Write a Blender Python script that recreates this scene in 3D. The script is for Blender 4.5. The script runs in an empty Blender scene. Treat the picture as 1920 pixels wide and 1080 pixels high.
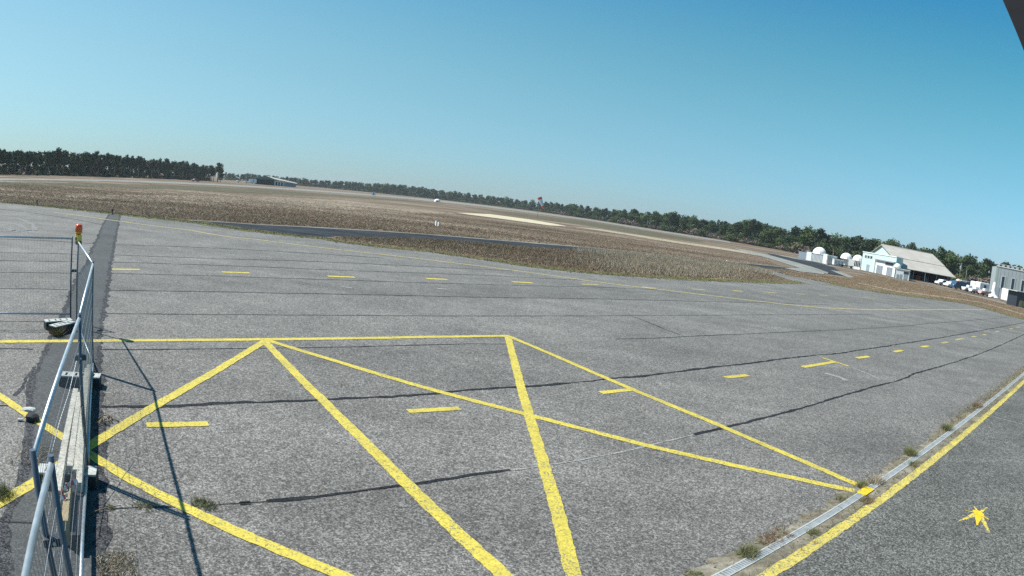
import bpy, bmesh, math, random
import numpy as np
from mathutils import Vector, Matrix
from mathutils.geometry import tessellate_polygon

sc = bpy.context.scene
COL = sc.collection
R = math.radians
random.seed(7)
rng = np.random.default_rng(11)

# ------------------------------------------------------------------ camera
K1, K3, PITCH, ROLL, H = .77673672, .01889395, .12499815, .12088575, 3.5
cd = bpy.data.cameras.new("camera")
cam = bpy.data.objects.new("camera", cd)
COL.objects.link(cam)
sc.camera = cam
sc.render.engine = 'CYCLES'
cd.type = 'PANO'
cd.sensor_fit = 'HORIZONTAL'
cd.sensor_width = 36.0
cy = cd
cy.panorama_type = 'FISHEYE_LENS_POLYNOMIAL'
cy.fisheye_fov = math.pi
cy.fisheye_polynomial_k0 = 0.0
cy.fisheye_polynomial_k1 = -K1 / 18.0
cy.fisheye_polynomial_k2 = 0.0
cy.fisheye_polynomial_k3 = -K3 / 18.0 ** 3
cy.fisheye_polynomial_k4 = 0.0
cd.clip_start = 0.05
cd.clip_end = 20000
cr, sr, cp, sp = math.cos(ROLL), math.sin(ROLL), math.cos(PITCH), math.sin(PITCH)
right = Vector((cr, sp * sr, cp * sr)); up = Vector((-sr, sp * cr, cp * cr)); fwd = Vector((0, cp, -sp))
m = Matrix((right, up, -fwd)).transposed().to_4x4()
m.translation = (0, 0, H)
cam.matrix_world = m

# ------------------------------------------------------------------ sky, sun, exposure
SUN_AZ, SUN_EL = R(278.5), R(51.5)
w = bpy.data.worlds.new("World"); sc.world = w; w.use_nodes = True
wn, wl = w.node_tree.nodes, w.node_tree.links
sky = wn.new("ShaderNodeTexSky"); sky.sky_type = 'NISHITA'; sky.sun_disc = False
sky.sun_elevation = SUN_EL; sky.sun_rotation = SUN_AZ
sky.altitude = 0; sky.air_density = 1.0; sky.dust_density = 0.2; sky.ozone_density = 3.0
tint = wn.new("ShaderNodeMix"); tint.data_type = 'RGBA'; tint.blend_type = 'MULTIPLY'
tint.inputs[0].default_value = 1.0
# clear coastal air: paler cyan low down, deeper blue above, a little warmer towards the sun (smooth over the whole dome)
tc_ = wn.new("ShaderNodeTexCoord"); sx_ = wn.new("ShaderNodeSeparateXYZ"); wl.new(tc_.outputs["Generated"], sx_.inputs[0])
def wmath(op, a, b, c=None):
    n_ = wn.new("ShaderNodeMath"); n_.operation = op
    for i_, v_ in enumerate((a, b) if c is None else (a, b, c)):
        if isinstance(v_, (int, float)): n_.inputs[i_].default_value = v_
        else: wl.new(v_, n_.inputs[i_])
    return n_.outputs[0]
z_ = wmath('MAXIMUM', wmath('MINIMUM', sx_.outputs[2], .38), 0.0)
c_ = wmath('ADD', wmath('MULTIPLY', sx_.outputs[0], math.sin(SUN_AZ)), wmath('MULTIPLY', sx_.outputs[1], math.cos(SUN_AZ)))
zz_, zc_ = wmath('MULTIPLY', z_, z_), wmath('MULTIPLY', z_, c_)
comb = wn.new("ShaderNodeCombineColor")
for ch_, (k0, k1, k2, k3, k4) in enumerate([(-.672, 4.916, -12.854, -.097, 1.64), (-.296, 4.025, -6.863, -.092, .158), (.123, -.718, 3.073, -.203, .531)]):
    e_ = wmath('MULTIPLY_ADD', z_, k1, k0); e_ = wmath('MULTIPLY_ADD', zz_, k2, e_); e_ = wmath('MULTIPLY_ADD', c_, k3, e_); e_ = wmath('MULTIPLY_ADD', zc_, k4, e_)
    wl.new(wmath('POWER', 2.718282, e_), comb.inputs[ch_])
wl.new(comb.outputs[0], tint.inputs[7])
wl.new(sky.outputs[0], tint.inputs[6])
wl.new(tint.outputs[2], wn["Background"].inputs[0])
wn["Background"].inputs[1].default_value = 0.075
sd = bpy.data.lights.new("sun", 'SUN'); sd.energy = 5.0; sd.angle = R(0.53); sd.color = (1.0, 0.965, 0.9)
sun = bpy.data.objects.new("sun", sd); COL.objects.link(sun)
S = Vector((math.sin(SUN_AZ) * math.cos(SUN_EL), math.cos(SUN_AZ) * math.cos(SUN_EL), math.sin(SUN_EL)))
sun.rotation_euler = S.to_track_quat('Z', 'Y').to_euler(); sun.location = (-30, 0, 40)
vs = sc.view_settings
sc.display_settings.display_device = 'sRGB'
vs.view_transform = 'Standard'; vs.look = 'None'; vs.gamma = 1.0; vs.use_curve_mapping = False
vs.exposure = 0.5
sc.cycles.use_denoising = False
sc.cycles.max_bounces = 6
sc.cycles.caustics_reflective = False; sc.cycles.caustics_refractive = False
sc.cycles.sample_clamp_indirect = 1.5
sc.cycles.volume_bounces = 1


# ------------------------------------------------------------------ where a ray of the lens meets the ground
def ray(px, py):
    x = (px - 960) / 960; y = -(py - 540) / 960
    r = math.hypot(x, y) + 1e-9
    th = K1 * r + K3 * r ** 3
    X = math.sin(th) * x / r; Y = math.sin(th) * y / r; f = math.cos(th)
    X, Y = cr * X - sr * Y, sr * X + cr * Y
    return X, cp * f + sp * Y, -sp * f + cp * Y


def G(px, py, z=0.0):
    X, Y, Z = ray(px, py)
    t = (H - z) / -Z
    return (X * t, Y * t)


def azd(px, py):
    X, Y, Z = ray(px, py)
    return math.atan2(X, Y), Z / math.hypot(X, Y)


def polar(px, py, D):
    a, s = azd(px, py)
    return (D * math.sin(a), D * math.cos(a), H + D * s)


# ------------------------------------------------------------------ materials
MATS = {}


class NT:
    def __init__(s, name):
        s.m = bpy.data.materials.new(name); s.m.use_nodes = True
        s.t = s.m.node_tree; s.n = s.t.nodes; s.l = s.t.links
        s.b = s.n["Principled BSDF"]
        s.co = s.n.new("ShaderNodeTexCoord").outputs["Object"]
        MATS[name] = s.m

    def noise(s, scale, detail=3, rough=.55, vec=None, dist=0.0):
        n = s.n.new("ShaderNodeTexNoise")
        n.inputs["Scale"].default_value = scale; n.inputs["Detail"].default_value = detail
        n.inputs["Roughness"].default_value = rough; n.inputs["Distortion"].default_value = dist
        s.l.new(vec or s.co, n.inputs["Vector"])
        return n.outputs[0]

    def mapping(s, rotz=0, scale=(1, 1, 1), loc=(0, 0, 0)):
        n = s.n.new("ShaderNodeMapping"); n.vector_type = 'POINT'
        n.inputs["Rotation"].default_value = (0, 0, rotz); n.inputs["Scale"].default_value = scale
        n.inputs["Location"].default_value = loc
        s.l.new(s.co, n.inputs["Vector"]); return n.outputs[0]

    def ramp(s, fac, stops):
        n = s.n.new("ShaderNodeValToRGB"); e = n.color_ramp.elements
        while len(e) < len(stops): e.new(0.5)
        for el, (p, c) in zip(e, stops):
            el.position = p
            el.color = (c, c, c, 1) if isinstance(c, (int, float)) else (*c, 1)
        s.l.new(fac, n.inputs[0]); return n.outputs[0]

    def mix(s, fac, a, b, mode='MIX'):
        n = s.n.new("ShaderNodeMix"); n.data_type = 'RGBA'; n.blend_type = mode
        for k, v in ((0, fac), (6, a), (7, b)):
            sock = n.inputs[k]
            if isinstance(v, (int, float)): sock.default_value = v if k == 0 else (v, v, v, 1)
            elif isinstance(v, tuple): sock.default_value = (*v, 1)
            else: s.l.new(v, sock)
        return n.outputs[2]

    def math(s, op, a, b=0.0, c=None):
        n = s.n.new("ShaderNodeMath"); n.operation = op
        for i, v in enumerate((a, b) if c is None else (a, b, c)):
            if isinstance(v, (int, float)): n.inputs[i].default_value = v
            else: s.l.new(v, n.inputs[i])
        return n.outputs[0]

    def bump(s, h, strength=.4, dist=.01):
        n = s.n.new("ShaderNodeBump"); n.inputs["Strength"].default_value = strength
        n.inputs["Distance"].default_value = dist
        s.l.new(h, n.inputs["Height"]); s.l.new(n.outputs[0], s.b.inputs["Normal"])

    def done(s, col, rough=.9, metal=0.0, spec=.3):
        if isinstance(col, tuple): s.b.inputs["Base Color"].default_value = (*col, 1)
        else: s.l.new(col, s.b.inputs["Base Color"])
        if isinstance(rough, (int, float)): s.b.inputs["Roughness"].default_value = rough
        else: s.l.new(rough, s.b.inputs["Roughness"])
        s.b.inputs["Metallic"].default_value = metal
        s.b.inputs["Specular IOR Level"].default_value = spec
        return s.m


SEAM_PSI = .63526191            # direction in which the paving lanes run


def grains(t):
    """exposed aggregate, from a centimetre up to a hand's width"""
    v = t.n.new("ShaderNodeTexVoronoi"); v.inputs["Scale"].default_value = 60; t.l.new(t.co, v.inputs["Vector"])
    sep = t.n.new("ShaderNodeSeparateColor"); t.l.new(v.outputs["Color"], sep.inputs[0])
    g1 = sep.outputs[0]
    v2 = t.n.new("ShaderNodeTexVoronoi"); v2.inputs["Scale"].default_value = 24; t.l.new(t.co, v2.inputs["Vector"])
    sep2 = t.n.new("ShaderNodeSeparateColor"); t.l.new(v2.outputs["Color"], sep2.inputs[0])
    g2 = t.noise(20, 5, .8)
    g = t.math('ADD', t.math('MULTIPLY', g1, .56), t.math('MULTIPLY', sep2.outputs[1], .2))
    g = t.math('ADD', g, t.math('MULTIPLY', g2, .24))
    return g


def asphalt(name, base, contrast=1.0, lanes=True, mott=1.0, spec=.12):
    t = NT(name)
    g = grains(t)
    lo, hi = 1 - .86 * contrast, 1 + 1.5 * contrast
    gr = t.ramp(g, [(0.18, lo), (.42, 1 - .38 * contrast), (.58, 1 + .1 * contrast), (.84, hi)])
    col = t.mix(1.0, base, gr, 'MULTIPLY')
    # broad wear: pale scuffed patches and darker damp-looking ones
    sm = t.mapping(-SEAM_PSI, (.16, .7, 1))
    n1 = t.ramp(t.noise(.9, 5, .6, sm), [(.3, 1 - .13 * mott), (.5, 1.0), (.72, 1 + .2 * mott)])
    n2 = t.ramp(t.noise(.33, 4, .6), [(.32, 1 - .14 * mott), (.66, 1 + .16 * mott)])
    st = t.ramp(t.noise(.62, 6, .7, None, .8), [(.60, 1.0), (.72, 1 + .22 * mott)])
    st2 = t.ramp(t.noise(1.7, 5, .6, None, .5), [(.27, 1 - .28 * mott), (.36, 1.0)])
    col = t.mix(1.0, col, st, 'MULTIPLY'); col = t.mix(1.0, col, st2, 'MULTIPLY')
    n3 = t.ramp(t.noise(2.6, 5, .65), [(.3, 1 - .09 * mott), (.7, 1 + .1 * mott)])
    col = t.mix(1.0, col, n1, 'MULTIPLY'); col = t.mix(1.0, col, n2, 'MULTIPLY'); col = t.mix(1.0, col, n3, 'MULTIPLY')
    if lanes:
        mp = t.mapping(-SEAM_PSI)
        sx = t.n.new("ShaderNodeSeparateXYZ"); t.l.new(mp, sx.inputs[0])
        lane = t.math('FLOOR', t.math('DIVIDE', t.math('SUBTRACT', sx.outputs[1], 1.85189 * H), .9542 * H))
        wn_ = t.n.new("ShaderNodeTexWhiteNoise"); wn_.noise_dimensions = '1D'; t.l.new(lane, wn_.inputs["W"])
        col = t.mix(1.0, col, t.ramp(wn_.outputs["Value"], [(0, .93), (1, 1.06)]), 'MULTIPLY')
    t.bump(g, .55, .006)
    t.done(col, .85, 0, spec)
    return t.m


asphalt("apron_asphalt", (.149, .143, .130), .72, spec=.25)
asphalt("apron_asphalt_margin", (.112, .113, .102), .8, False)
asphalt("patch_asphalt", (.08, .084, .083), .35, False, .7)
asphalt("taxiway_asphalt", (.042, .049, .056), .3, False, 1.2, .0)
asphalt("pale_runway", (.205, .20, .175), .2, False, 1.3)
asphalt("shoulder", (.22, .225, .20), .3, False, 1.3)
asphalt("tar", (.022, .023, .026), .6, False, 1.0)
asphalt("tar_worn", (.05, .052, .055), .9, False, 1.0)


def paint(name, col, wear):
    t = NT(name)
    g = grains(t)
    big = t.noise(3.0, 4, .65)
    f = t.math('ADD', t.math('MULTIPLY', g, .75), t.math('MULTIPLY', big, .60))
    fac = t.ramp(f, [(wear - .02, 1.0), (wear + .13, 0.0)])
    pc = t.mix(1.0, col, t.ramp(g, [(.15, .62), (.5, 1.0), (.9, 1.22)]), 'MULTIPLY')
    pc = t.mix(1.0, pc, t.ramp(t.noise(1.1, 5, .7), [(.3, (.80, .80, .95)), (.6, (1.05, 1.04, 1.0))]), 'MULTIPLY')
    c = t.mix(fac, pc, (.15, .15, .13))
    t.bump(g, .3, .004)
    return t.done(c, .75, 0, .3)


paint("yellow_paint", (.52, .43, .07), .42)
paint("yellow_paint_worn", (.52, .43, .09), .48)
paint("yellow_paint_faded", (.42, .36, .14), .52)
paint("pale_mark", (.30, .30, .27), .56)
paint("faint_mark", (.175, .173, .165), .5)
paint("fresh_yellow", (.72, .50, .02), .36)
paint("splat_yellow", (.66, .50, .04), .56)


def simple(name, col, rough=.7, metal=0.0, var=.12, scale=6.0, spec=.4, bump=0.0):
    t = NT(name)
    n = t.ramp(t.noise(scale, 4, .6), [(.3, 1 - var), (.7, 1 + var)])
    c = t.mix(1.0, col, n, 'MULTIPLY')
    if bump: t.bump(t.noise(scale * 6, 3), bump, .01)
    return t.done(c, rough, metal, spec)


simple("galvanised_steel", (.42, .47, .5), .42, .75, .2, 9)
simple("grating_steel", (.34, .365, .365), .6, .25, .2, 9)
simple("dark_steel", (.045, .055, .07), .5, .3, .2, 9)
simple("rubber_block", (.035, .036, .04), .85, 0, .3, 12, .3, .4)
simple("concrete_pale", (.45, .46, .43), .9, 0, .16, 14, .2, .3)
simple("orange_lens", (.75, .10, .02), .25, 0, .08, 20, .6)
simple("yellow_plastic", (.70, .55, .08), .45, 0, .1, 20)
simple("black_plastic", (.02, .021, .025), .5, 0, .2, 10)
simple("beam_black", (.006, .006, .007), .7, 0, .3, 6, .1)
simple("white_plastic", (.75, .76, .76), .5, 0, .05, 5)
simple("red_tape", (.65, .04, .10), .5, 0, .1, 30)
simple("pine_bark", (.26, .205, .175), .95, 0, .35, 3)
simple("bark_pale", (.2, .17, .14), .95, 0, .35, 3)
simple("dry_twig", (.23, .18, .12), .9, 0, .3, 20)
simple("white_render", (.70, .735, .72), .85, 0, .07, .6)
simple("mint_render", (.50, .65, .62), .85, 0, .08, .5)
simple("white_membrane", (.8, .8, .79), .55, 0, .04, .8)
simple("roof_grey", (.38, .355, .31), .75, 0, .12, .35)
simple("roof_pale", (.38, .37, .33), .8)
simple("cladding_grey", (.33, .375, .375), .65, 0, .06, .4)
simple("cladding_green", (.30, .38, .33), .65, 0, .06, .4)
simple("fascia_green", (.06, .15, .13), .7)
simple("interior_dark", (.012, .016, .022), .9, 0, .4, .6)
simple("door_grey", (.27, .31, .34), .6, 0, .08, .7)
simple("fence_grey", (.22, .27, .32), .6)
simple("glass_dark", (.02, .035, .055), .12, 0, .1, 1, .6)
simple("vehicle_white", (.74, .76, .76), .35, 0, .04, 1)
simple("vehicle_blue", (.035, .085, .14), .35, 0, .1, 1)
simple("vehicle_teal", (.14, .3, .36), .4, 0, .1, 1)
simple("tan_paint", (.62, .45, .33), .6)
simple("orange_paint", (.72, .32, .06), .5)
simple("red_paint", (.5, .06, .05), .5)
simple("pink_hull", (.62, .45, .42), .5)
simple("dull_red", (.26, .13, .12), .5)
simple("tyre", (.02, .02, .02), .9)
simple("sock_red", (.85, .13, .07), .8)
simple("sock_white", (.8, .78, .78), .8)
simple("weathered_pole", (.2, .18, .15), .9)
simple("plank_tan", (.35, .27, .15), .85, 0, .2, 8)

t = NT("weathered_wood")
mp = t.mapping(0, (1, 1, 1))
n = t.noise(22, 5, .7); n2 = t.noise(3, 4, .6)
c = t.ramp(n, [(.3, (.3, .27, .22)), (.5, (.56, .54, .46)), (.75, (.72, .70, .6))])
c = t.mix(1.0, c, t.ramp(n2, [(.3, .72), (.7, 1.15)]), 'MULTIPLY')
t.bump(n, .5, .01); t.done(c, .9, 0, .2)


def grass_ground(name, stops, s1=.05, fine=1.0):
    t = NT(name)
    mp = t.mapping(R(-12), (.35, 1.3, 1))
    a = t.noise(s1, 6, .62, mp, .3)
    b = t.noise(.9, 5, .7)
    c_ = t.noise(6, 4, .7)
    a2 = t.noise(s1 * 4, 5, .65, mp, .2)
    f = t.math('ADD', t.math('MULTIPLY', a, .5), t.math('ADD', t.math('MULTIPLY', a2, .36), t.math('MULTIPLY', b, .14)))
    col = t.ramp(f, stops)
    col = t.mix(1.0, col, t.ramp(b, [(.25, 1 - .4 * fine), (.75, 1 + .35 * fine)]), 'MULTIPLY')
    col = t.mix(1.0, col, t.ramp(c_, [(.25, 1 - .35 * fine), (.75, 1 + .35 * fine)]), 'MULTIPLY')
    t.bump(c_, .6, .05)
    return t.done(col, .95, 0, .1)


DRY = [(.38, (.075, .062, .038)), (.45, (.125, .092, .062)), (.5, (.155, .115, .082)), (.55, (.20, .158, .115)), (.62, (.31, .265, .20))]
grass_ground("field_grass", DRY, fine=.55)
grass_ground("verge_grass", [(.35, (.10, .12, .045)), (.5, (.17, .165, .07)), (.65, (.28, .24, .13))], .3)
grass_ground("sand", [(.35, (.42, .38, .25)), (.65, (.55, .5, .36))], .3, .3)
grass_ground("pale_grass", [(.35, (.27, .235, .16)), (.65, (.38, .335, .245))], .2, .6)
grass_ground("straw_band", [(.40, (.13, .10, .07)), (.49, (.205, .165, .12)), (.58, (.31, .265, .20))], .12, .7)
grass_ground("olive_band", [(.38, (.06, .06, .036)), (.5, (.10, .092, .058)), (.62, (.16, .135, .09))], .12, .6)
grass_ground("russet_grass", [(.4, (.10, .082, .045)), (.5, (.15, .105, .062)), (.6, (.21, .16, .10))], .3, .8)
grass_ground("dirt", [(.35, (.10, .09, .06)), (.5, (.19, .17, .125)), (.65, (.3, .28, .23))], 2.5, 1.0)


def blade(name, stops, sc_=.07):
    t = NT(name)
    mp = t.mapping(R(-12), (.35, 1.3, 1))
    a = t.noise(sc_, 5, .62, mp, .3)
    b = t.noise(3.3, 3, .7)
    f = t.math('ADD', t.math('MULTIPLY', a, .6), t.math('MULTIPLY', b, .4))
    col = t.ramp(f, stops)
    t.b.inputs["Subsurface Weight"].default_value = 0
    return t.done(col, .9, 0, .1)


blade("blade_dry", [(.38, (.14, .11, .07)), (.46, (.22, .168, .115)), (.52, (.285, .222, .162)), (.6, (.44, .385, .295))], .05)
blade("blade_straw", [(.34, (.34, .29, .19)), (.5, (.48, .42, .31)), (.68, (.64, .58, .46))])
blade("blade_green", [(.34, (.075, .11, .035)), (.5, (.15, .18, .065)), (.68, (.30, .29, .14))], .8)
blade("blade_russet", [(.34, (.13, .09, .055)), (.5, (.215, .145, .092)), (.68, (.32, .24, .15))], .5)


def foliage(name, a, b, c):
    t = NT(name)
    oi = t.n.new("ShaderNodeObjectInfo")
    n = t.noise(.55, 3, .6); n2 = t.noise(2.4, 3, .7)
    f = t.math('ADD', t.math('MULTIPLY', n, .55), t.math('MULTIPLY', n2, .45))
    col = t.ramp(f, [(.32, a), (.5, b), (.68, c)])
    v = t.ramp(oi.outputs["Random"], [(0, (.78, .82, .85)), (.5, (1, 1, 1)), (1, (1.22, 1.15, .95))])
    col = t.mix(1.0, col, v, 'MULTIPLY')
    return t.done(col, .85, 0, .15)


foliage("pine_needles", (.022, .038, .024), (.042, .064, .034), (.075, .10, .048))
foliage("broad_leaves", (.034, .06, .026), (.066, .105, .042), (.13, .17, .066))
foliage("shrub_brown", (.10, .082, .078), (.15, .125, .115), (.21, .18, .16))
foliage("shrub_green", (.04, .055, .03), (.07, .09, .04), (.13, .14, .07))
foliage("far_needles", (.024, .04, .026), (.042, .066, .037), (.07, .10, .05))


# ------------------------------------------------------------------ object helpers
def link(name, me, mats=None, parent=None, kind=None, label=None, cat=None, group=None, loc=None):
    o = bpy.data.objects.new(name, me); COL.objects.link(o)
    if mats:
        for mm in (mats if isinstance(mats, (list, tuple)) else [mats]): me.materials.append(MATS[mm])
    if parent: o.parent = parent
    if loc: o.location = loc
    for k, v in (('kind', kind), ('label', label), ('category', cat), ('group', group)):
        if v: o[k] = v
    return o


def thing(name, label, cat, loc=(0, 0, 0), rz=0.0, group=None):
    o = bpy.data.objects.new(name, None); COL.objects.link(o)
    o.empty_display_size = .3
    o.location = loc; o.rotation_euler = (0, 0, rz); o['label'] = label; o['category'] = cat
    if group: o['group'] = group
    return o


def mesh_np(name, V, F, mi=None, smooth=False):
    """V (n,3), F (m,k) with one k"""
    V = np.asarray(V, dtype=np.float32); F = np.asarray(F, dtype=np.int32)
    k = F.shape[1]; me = bpy.data.meshes.new(name)
    me.vertices.add(len(V)); me.vertices.foreach_set("co", V.ravel())
    me.loops.add(F.size); me.loops.foreach_set("vertex_index", F.ravel())
    me.polygons.add(len(F)); me.polygons.foreach_set("loop_start", np.arange(0, F.size, k, dtype=np.int32))
    me.polygons.foreach_set("loop_total", np.full(len(F), k, dtype=np.int32))
    if mi is not None: me.polygons.foreach_set("material_index", np.asarray(mi, dtype=np.int32))
    if smooth: me.polygons.foreach_set("use_smooth", np.ones(len(F), dtype=bool))
    me.update(calc_edges=True); me.validate()
    return me


class MB:
    def __init__(s): s.bm = bmesh.new()

    def box(s, x0, x1, y0, y1, z0, z1, mat=0, bevel=0.0, M=None):
        r = bmesh.ops.create_cube(s.bm, size=1.0)
        vs_ = r['verts']
        for v in vs_:
            v.co = Vector(((x0 + x1) / 2 + v.co.x * (x1 - x0), (y0 + y1) / 2 + v.co.y * (y1 - y0), (z0 + z1) / 2 + v.co.z * (z1 - z0)))
        fs = {f for v in vs_ for f in v.link_faces}
        for f in fs: f.material_index = mat
        if bevel:
            es = list({e for v in vs_ for e in v.link_edges})
            r2 = bmesh.ops.bevel(s.bm, geom=es, offset=bevel, segments=2, affect='EDGES', profile=.6)
            vs_ = list({v for f in r2['faces'] for v in f.verts} | {v for v in vs_ if v.is_valid})
        if M is not None: bmesh.ops.transform(s.bm, matrix=M, verts=[v for v in vs_ if v.is_valid])
        return s

    def tube(s, pts, r, seg=8, caps=True, mat=0):
        pts = [Vector(p) for p in pts]; rs = r if isinstance(r, (list, tuple)) else [r] * len(pts)
        rings = []
        for i, p in enumerate(pts):
            d = (pts[min(i + 1, len(pts) - 1)] - pts[max(i - 1, 0)]).normalized()
            a = d.cross(Vector((0, 0, 1)) if abs(d.z) < .9 else Vector((1, 0, 0))).normalized(); b = d.cross(a)
            rings.append([s.bm.verts.new(p + rs[i] * (math.cos(q) * a + math.sin(q) * b)) for q in [2 * math.pi * j / seg for j in range(seg)]])
        for A, B in zip(rings, rings[1:]):
            for j in range(seg):
                f = s.bm.faces.new((A[j], A[(j + 1) % seg], B[(j + 1) % seg], B[j])); f.smooth = True; f.material_index = mat
        if caps:
            for q in (rings[0], rings[-1]):
                try: s.bm.faces.new(q).material_index = mat
                except ValueError: pass
        return s

    def lathe(s, prof, seg=16, c=(0, 0, 0), mat=0, smooth=True):
        rings = []
        for r, z in prof:
            rings.append([s.bm.verts.new((c[0] + max(r, 1e-4) * math.cos(2 * math.pi * j / seg), c[1] + max(r, 1e-4) * math.sin(2 * math.pi * j / seg), c[2] + z)) for j in range(seg)])
        for A, B in zip(rings, rings[1:]):
            for j in range(seg):
                f = s.bm.faces.new((A[j], A[(j + 1) % seg], B[(j + 1) % seg], B[j])); f.smooth = smooth; f.material_index = mat
        return s

    def poly(s, pts, mat=0):
        f = s.bm.faces.new([s.bm.verts.new(p) for p in pts]); f.material_index = mat; return s

    def prism(s, pts, d, mat=0):
        """polygon extruded by the vector d"""
        a = [s.bm.verts.new(p) for p in pts]; b = [s.bm.verts.new(Vector(p) + Vector(d)) for p in pts]
        n = len(pts)
        for q in (a, b[::-1]): s.bm.faces.new(q).material_index = mat
        for i in range(n): s.bm.faces.new((a[i], b[i], b[(i + 1) % n], a[(i + 1) % n])).material_index = mat
        return s

    def build(s, name, mats, parent=None, **kw):
        bmesh.ops.recalc_face_normals(s.bm, faces=s.bm.faces)
        me = bpy.data.meshes.new(name); s.bm.to_mesh(me); s.bm.free()
        return link(name, me, mats, parent, **kw)


def copy_tree(o, parent=None):
    c = o.copy(); COL.objects.link(c)
    if parent: c.parent = parent
    for ch in [x for x in bpy.data.objects if x.parent == o]: copy_tree(ch, c)
    return c


def sheet(name, pts, z, mat, parent=None, kind='structure', ragged=0.0, step=1.0):
    """flat polygon lying at height z"""
    if ragged:
        q = []
        for i in range(len(pts)):
            a, b = Vector(pts[i]), Vector(pts[(i + 1) % len(pts)]); L_ = (b - a).length
            k = max(1, min(120, int(L_ / step))); nrm = Vector((-(b - a).y, (b - a).x)).normalized() if L_ > 0 else Vector((0, 0))
            for j in range(k):
                p = a.lerp(b, j / k) + nrm * random.uniform(-ragged, ragged)
                q.append((p.x, p.y))
        pts = q
    tri = tessellate_polygon([[Vector((p[0], p[1], 0)) for p in pts]])
    V = [(p[0], p[1], z) for p in pts]
    F = []
    for t_ in tri:
        a, b, c_ = (Vector(V[i]) for i in t_)
        F.append(t_ if (b - a).cross(c_ - a).z > 0 else (t_[0], t_[2], t_[1]))
    o = link(name, mesh_np(name, V, F), mat, parent, kind=kind)
    return o


def smooth_path(P, step):
    """Catmull-Rom through the points, sampled about every step metres"""
    P = [Vector(p) for p in P]; out = []
    for i in range(len(P) - 1):
        p0, p1, p2, p3 = P[max(i - 1, 0)], P[i], P[i + 1], P[min(i + 2, len(P) - 1)]
        n_ = max(1, int((p2 - p1).length / step))
        for j in range(n_):
            t_ = j / n_
            out.append(.5 * ((2 * p1) + (p2 - p0) * t_ + (2 * p0 - 5 * p1 + 4 * p2 - p3) * t_ ** 2 + (3 * p1 - p0 - 3 * p2 + p3) * t_ ** 3))
    out.append(P[-1])
    return out


def ribbon(name, P, width, z, mat, parent=None, jit=0.0, step=.25, wander=0.0, wvar=0.0, kind=None, spline=False):
    P = [Vector(p[:2]) for p in P]
    if parent is not None and parent.name == "apron": z *= .5
    if spline: Q = smooth_path(P, step)
    else:
        Q = []
        for a, b in zip(P, P[1:]):
            n_ = max(1, int((b - a).length / step)); Q += [a.lerp(b, j / n_) for j in range(n_)]
        Q.append(P[-1])
    V = []; wd = 0; wv = 0
    for i, p in enumerate(Q):
        d = (Q[min(i + 1, len(Q) - 1)] - Q[max(i - 1, 0)]).normalized(); nrm = Vector((-d.y, d.x))
        wd = wd * .8 + random.uniform(-wander, wander); wv = wv * .7 + random.uniform(-wvar, wvar)
        hw = max(width * .15, width * .5 * (1 + wv))
        a = p + nrm * (hw + wd + random.uniform(-jit, jit)); b = p - nrm * (hw - wd + random.uniform(-jit, jit))
        V += [(a.x, a.y, z), (b.x, b.y, z)]
    F = [(2 * i, 2 * i + 1, 2 * i + 3, 2 * i + 2) for i in range(len(Q) - 1)]
    return link(name, mesh_np(name, V, F), mat, parent, kind=kind)


def px(lst, z=0.0): return [G(a, b, z) for a, b in lst]


# ================================================================== GROUND
sheet("ground", [(-6000, -3000), (6000, -3000), (6000, 9000), (-6000, 9000)], -.05, "field_grass")

edge_far = px([(-40, 374), (0, 379), (60, 384), (120, 390), (200, 399), (290, 409), (325, 412), (380, 419), (440, 428), (520, 438), (600, 447)])
edge_isl_low = px([(607, 447), (640, 454), (700, 461), (800, 471), (900, 485), (1000, 500), (1100, 511), (1200, 518), (1300, 523.5), (1400, 527.5), (1470, 530), (1500, 529)])
edge_right = px([(1547, 529), (1597, 540), (1647, 548), (1713, 556), (1797, 567), (1847, 578), (1897, 593), (1920, 599.5), (1960, 612)])
apron = sheet("apron", edge_far + px([(607, 443), (700, 445), (900, 456), (1100, 471), (1300, 488), (1400, 497), (1445, 506), (1480, 518)]) + edge_right
              + [(70, 30), (60, -40), (-60, -40), (-75, 40)], 0.0, "apron_asphalt")

# island of grass between the apron and the taxiway, taxiway, shoulders
island_up = px([(607, 447), (630, 443.5), (700, 445), (800, 449), (850, 452), (900, 456), (1000, 463.5), (1100, 471.5), (1200, 480), (1300, 489), (1361, 496), (1425, 502), (1440, 508), (1455, 518), (1490, 527)])
taxi_up = px([(290, 409), (325, 411.2), (400, 415.5), (480, 421), (600, 427), (700, 433), (800, 439.5), (900, 447.5), (1000, 456), (1100, 464), (1200, 473.5), (1300, 483.5), (1400, 494), (1470, 501), (1547, 509.5)])
sheet("taxiway", px([(325, 412), (600, 446)]) + island_up[1:12] + px([(1500, 507), (1547, 514)]) + taxi_up[::-1][:-1], .006, "taxiway_asphalt")
ribbon("taxiway_border", taxi_up, .55, .011, "shoulder", kind='structure', step=2, jit=.08, spline=True)
sheet("grass_island", island_up + edge_isl_low[::-1][1:], .012, "russet_grass", ragged=.12, step=.8)
ribbon("grass_verge", edge_isl_low, 1.3, .018, "verge_grass", kind='structure', step=.7, jit=.22, wvar=.2)
ribbon("field_verge", edge_far, 1.8, .018, "verge_grass", kind='structure', step=.7, jit=.3, wvar=.2)
right_up = px([(1440, 506.5), (1460, 508), (1500, 512), (1547, 516), (1590, 521)])
sheet("right_field", right_up + px([(1640, 512), (1700, 523), (1760, 538), (1810, 552), (1863, 564), (1925, 579)]) + edge_right[::-1][1:], .012, "russet_grass", ragged=.15, step=1.0)
ribbon("right_verge", px([(1547, 531)]) + edge_right[1:-1], 1.5, .02, "verge_grass", kind='structure', step=1, jit=.25, wvar=.2)
ribbon("right_field_track", px([(1610, 531), (1680, 546), (1760, 556), (1840, 567), (1920, 590)]), 1.2, .018, "pale_grass", kind='structure', step=2, jit=.3, wvar=.2)

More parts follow.
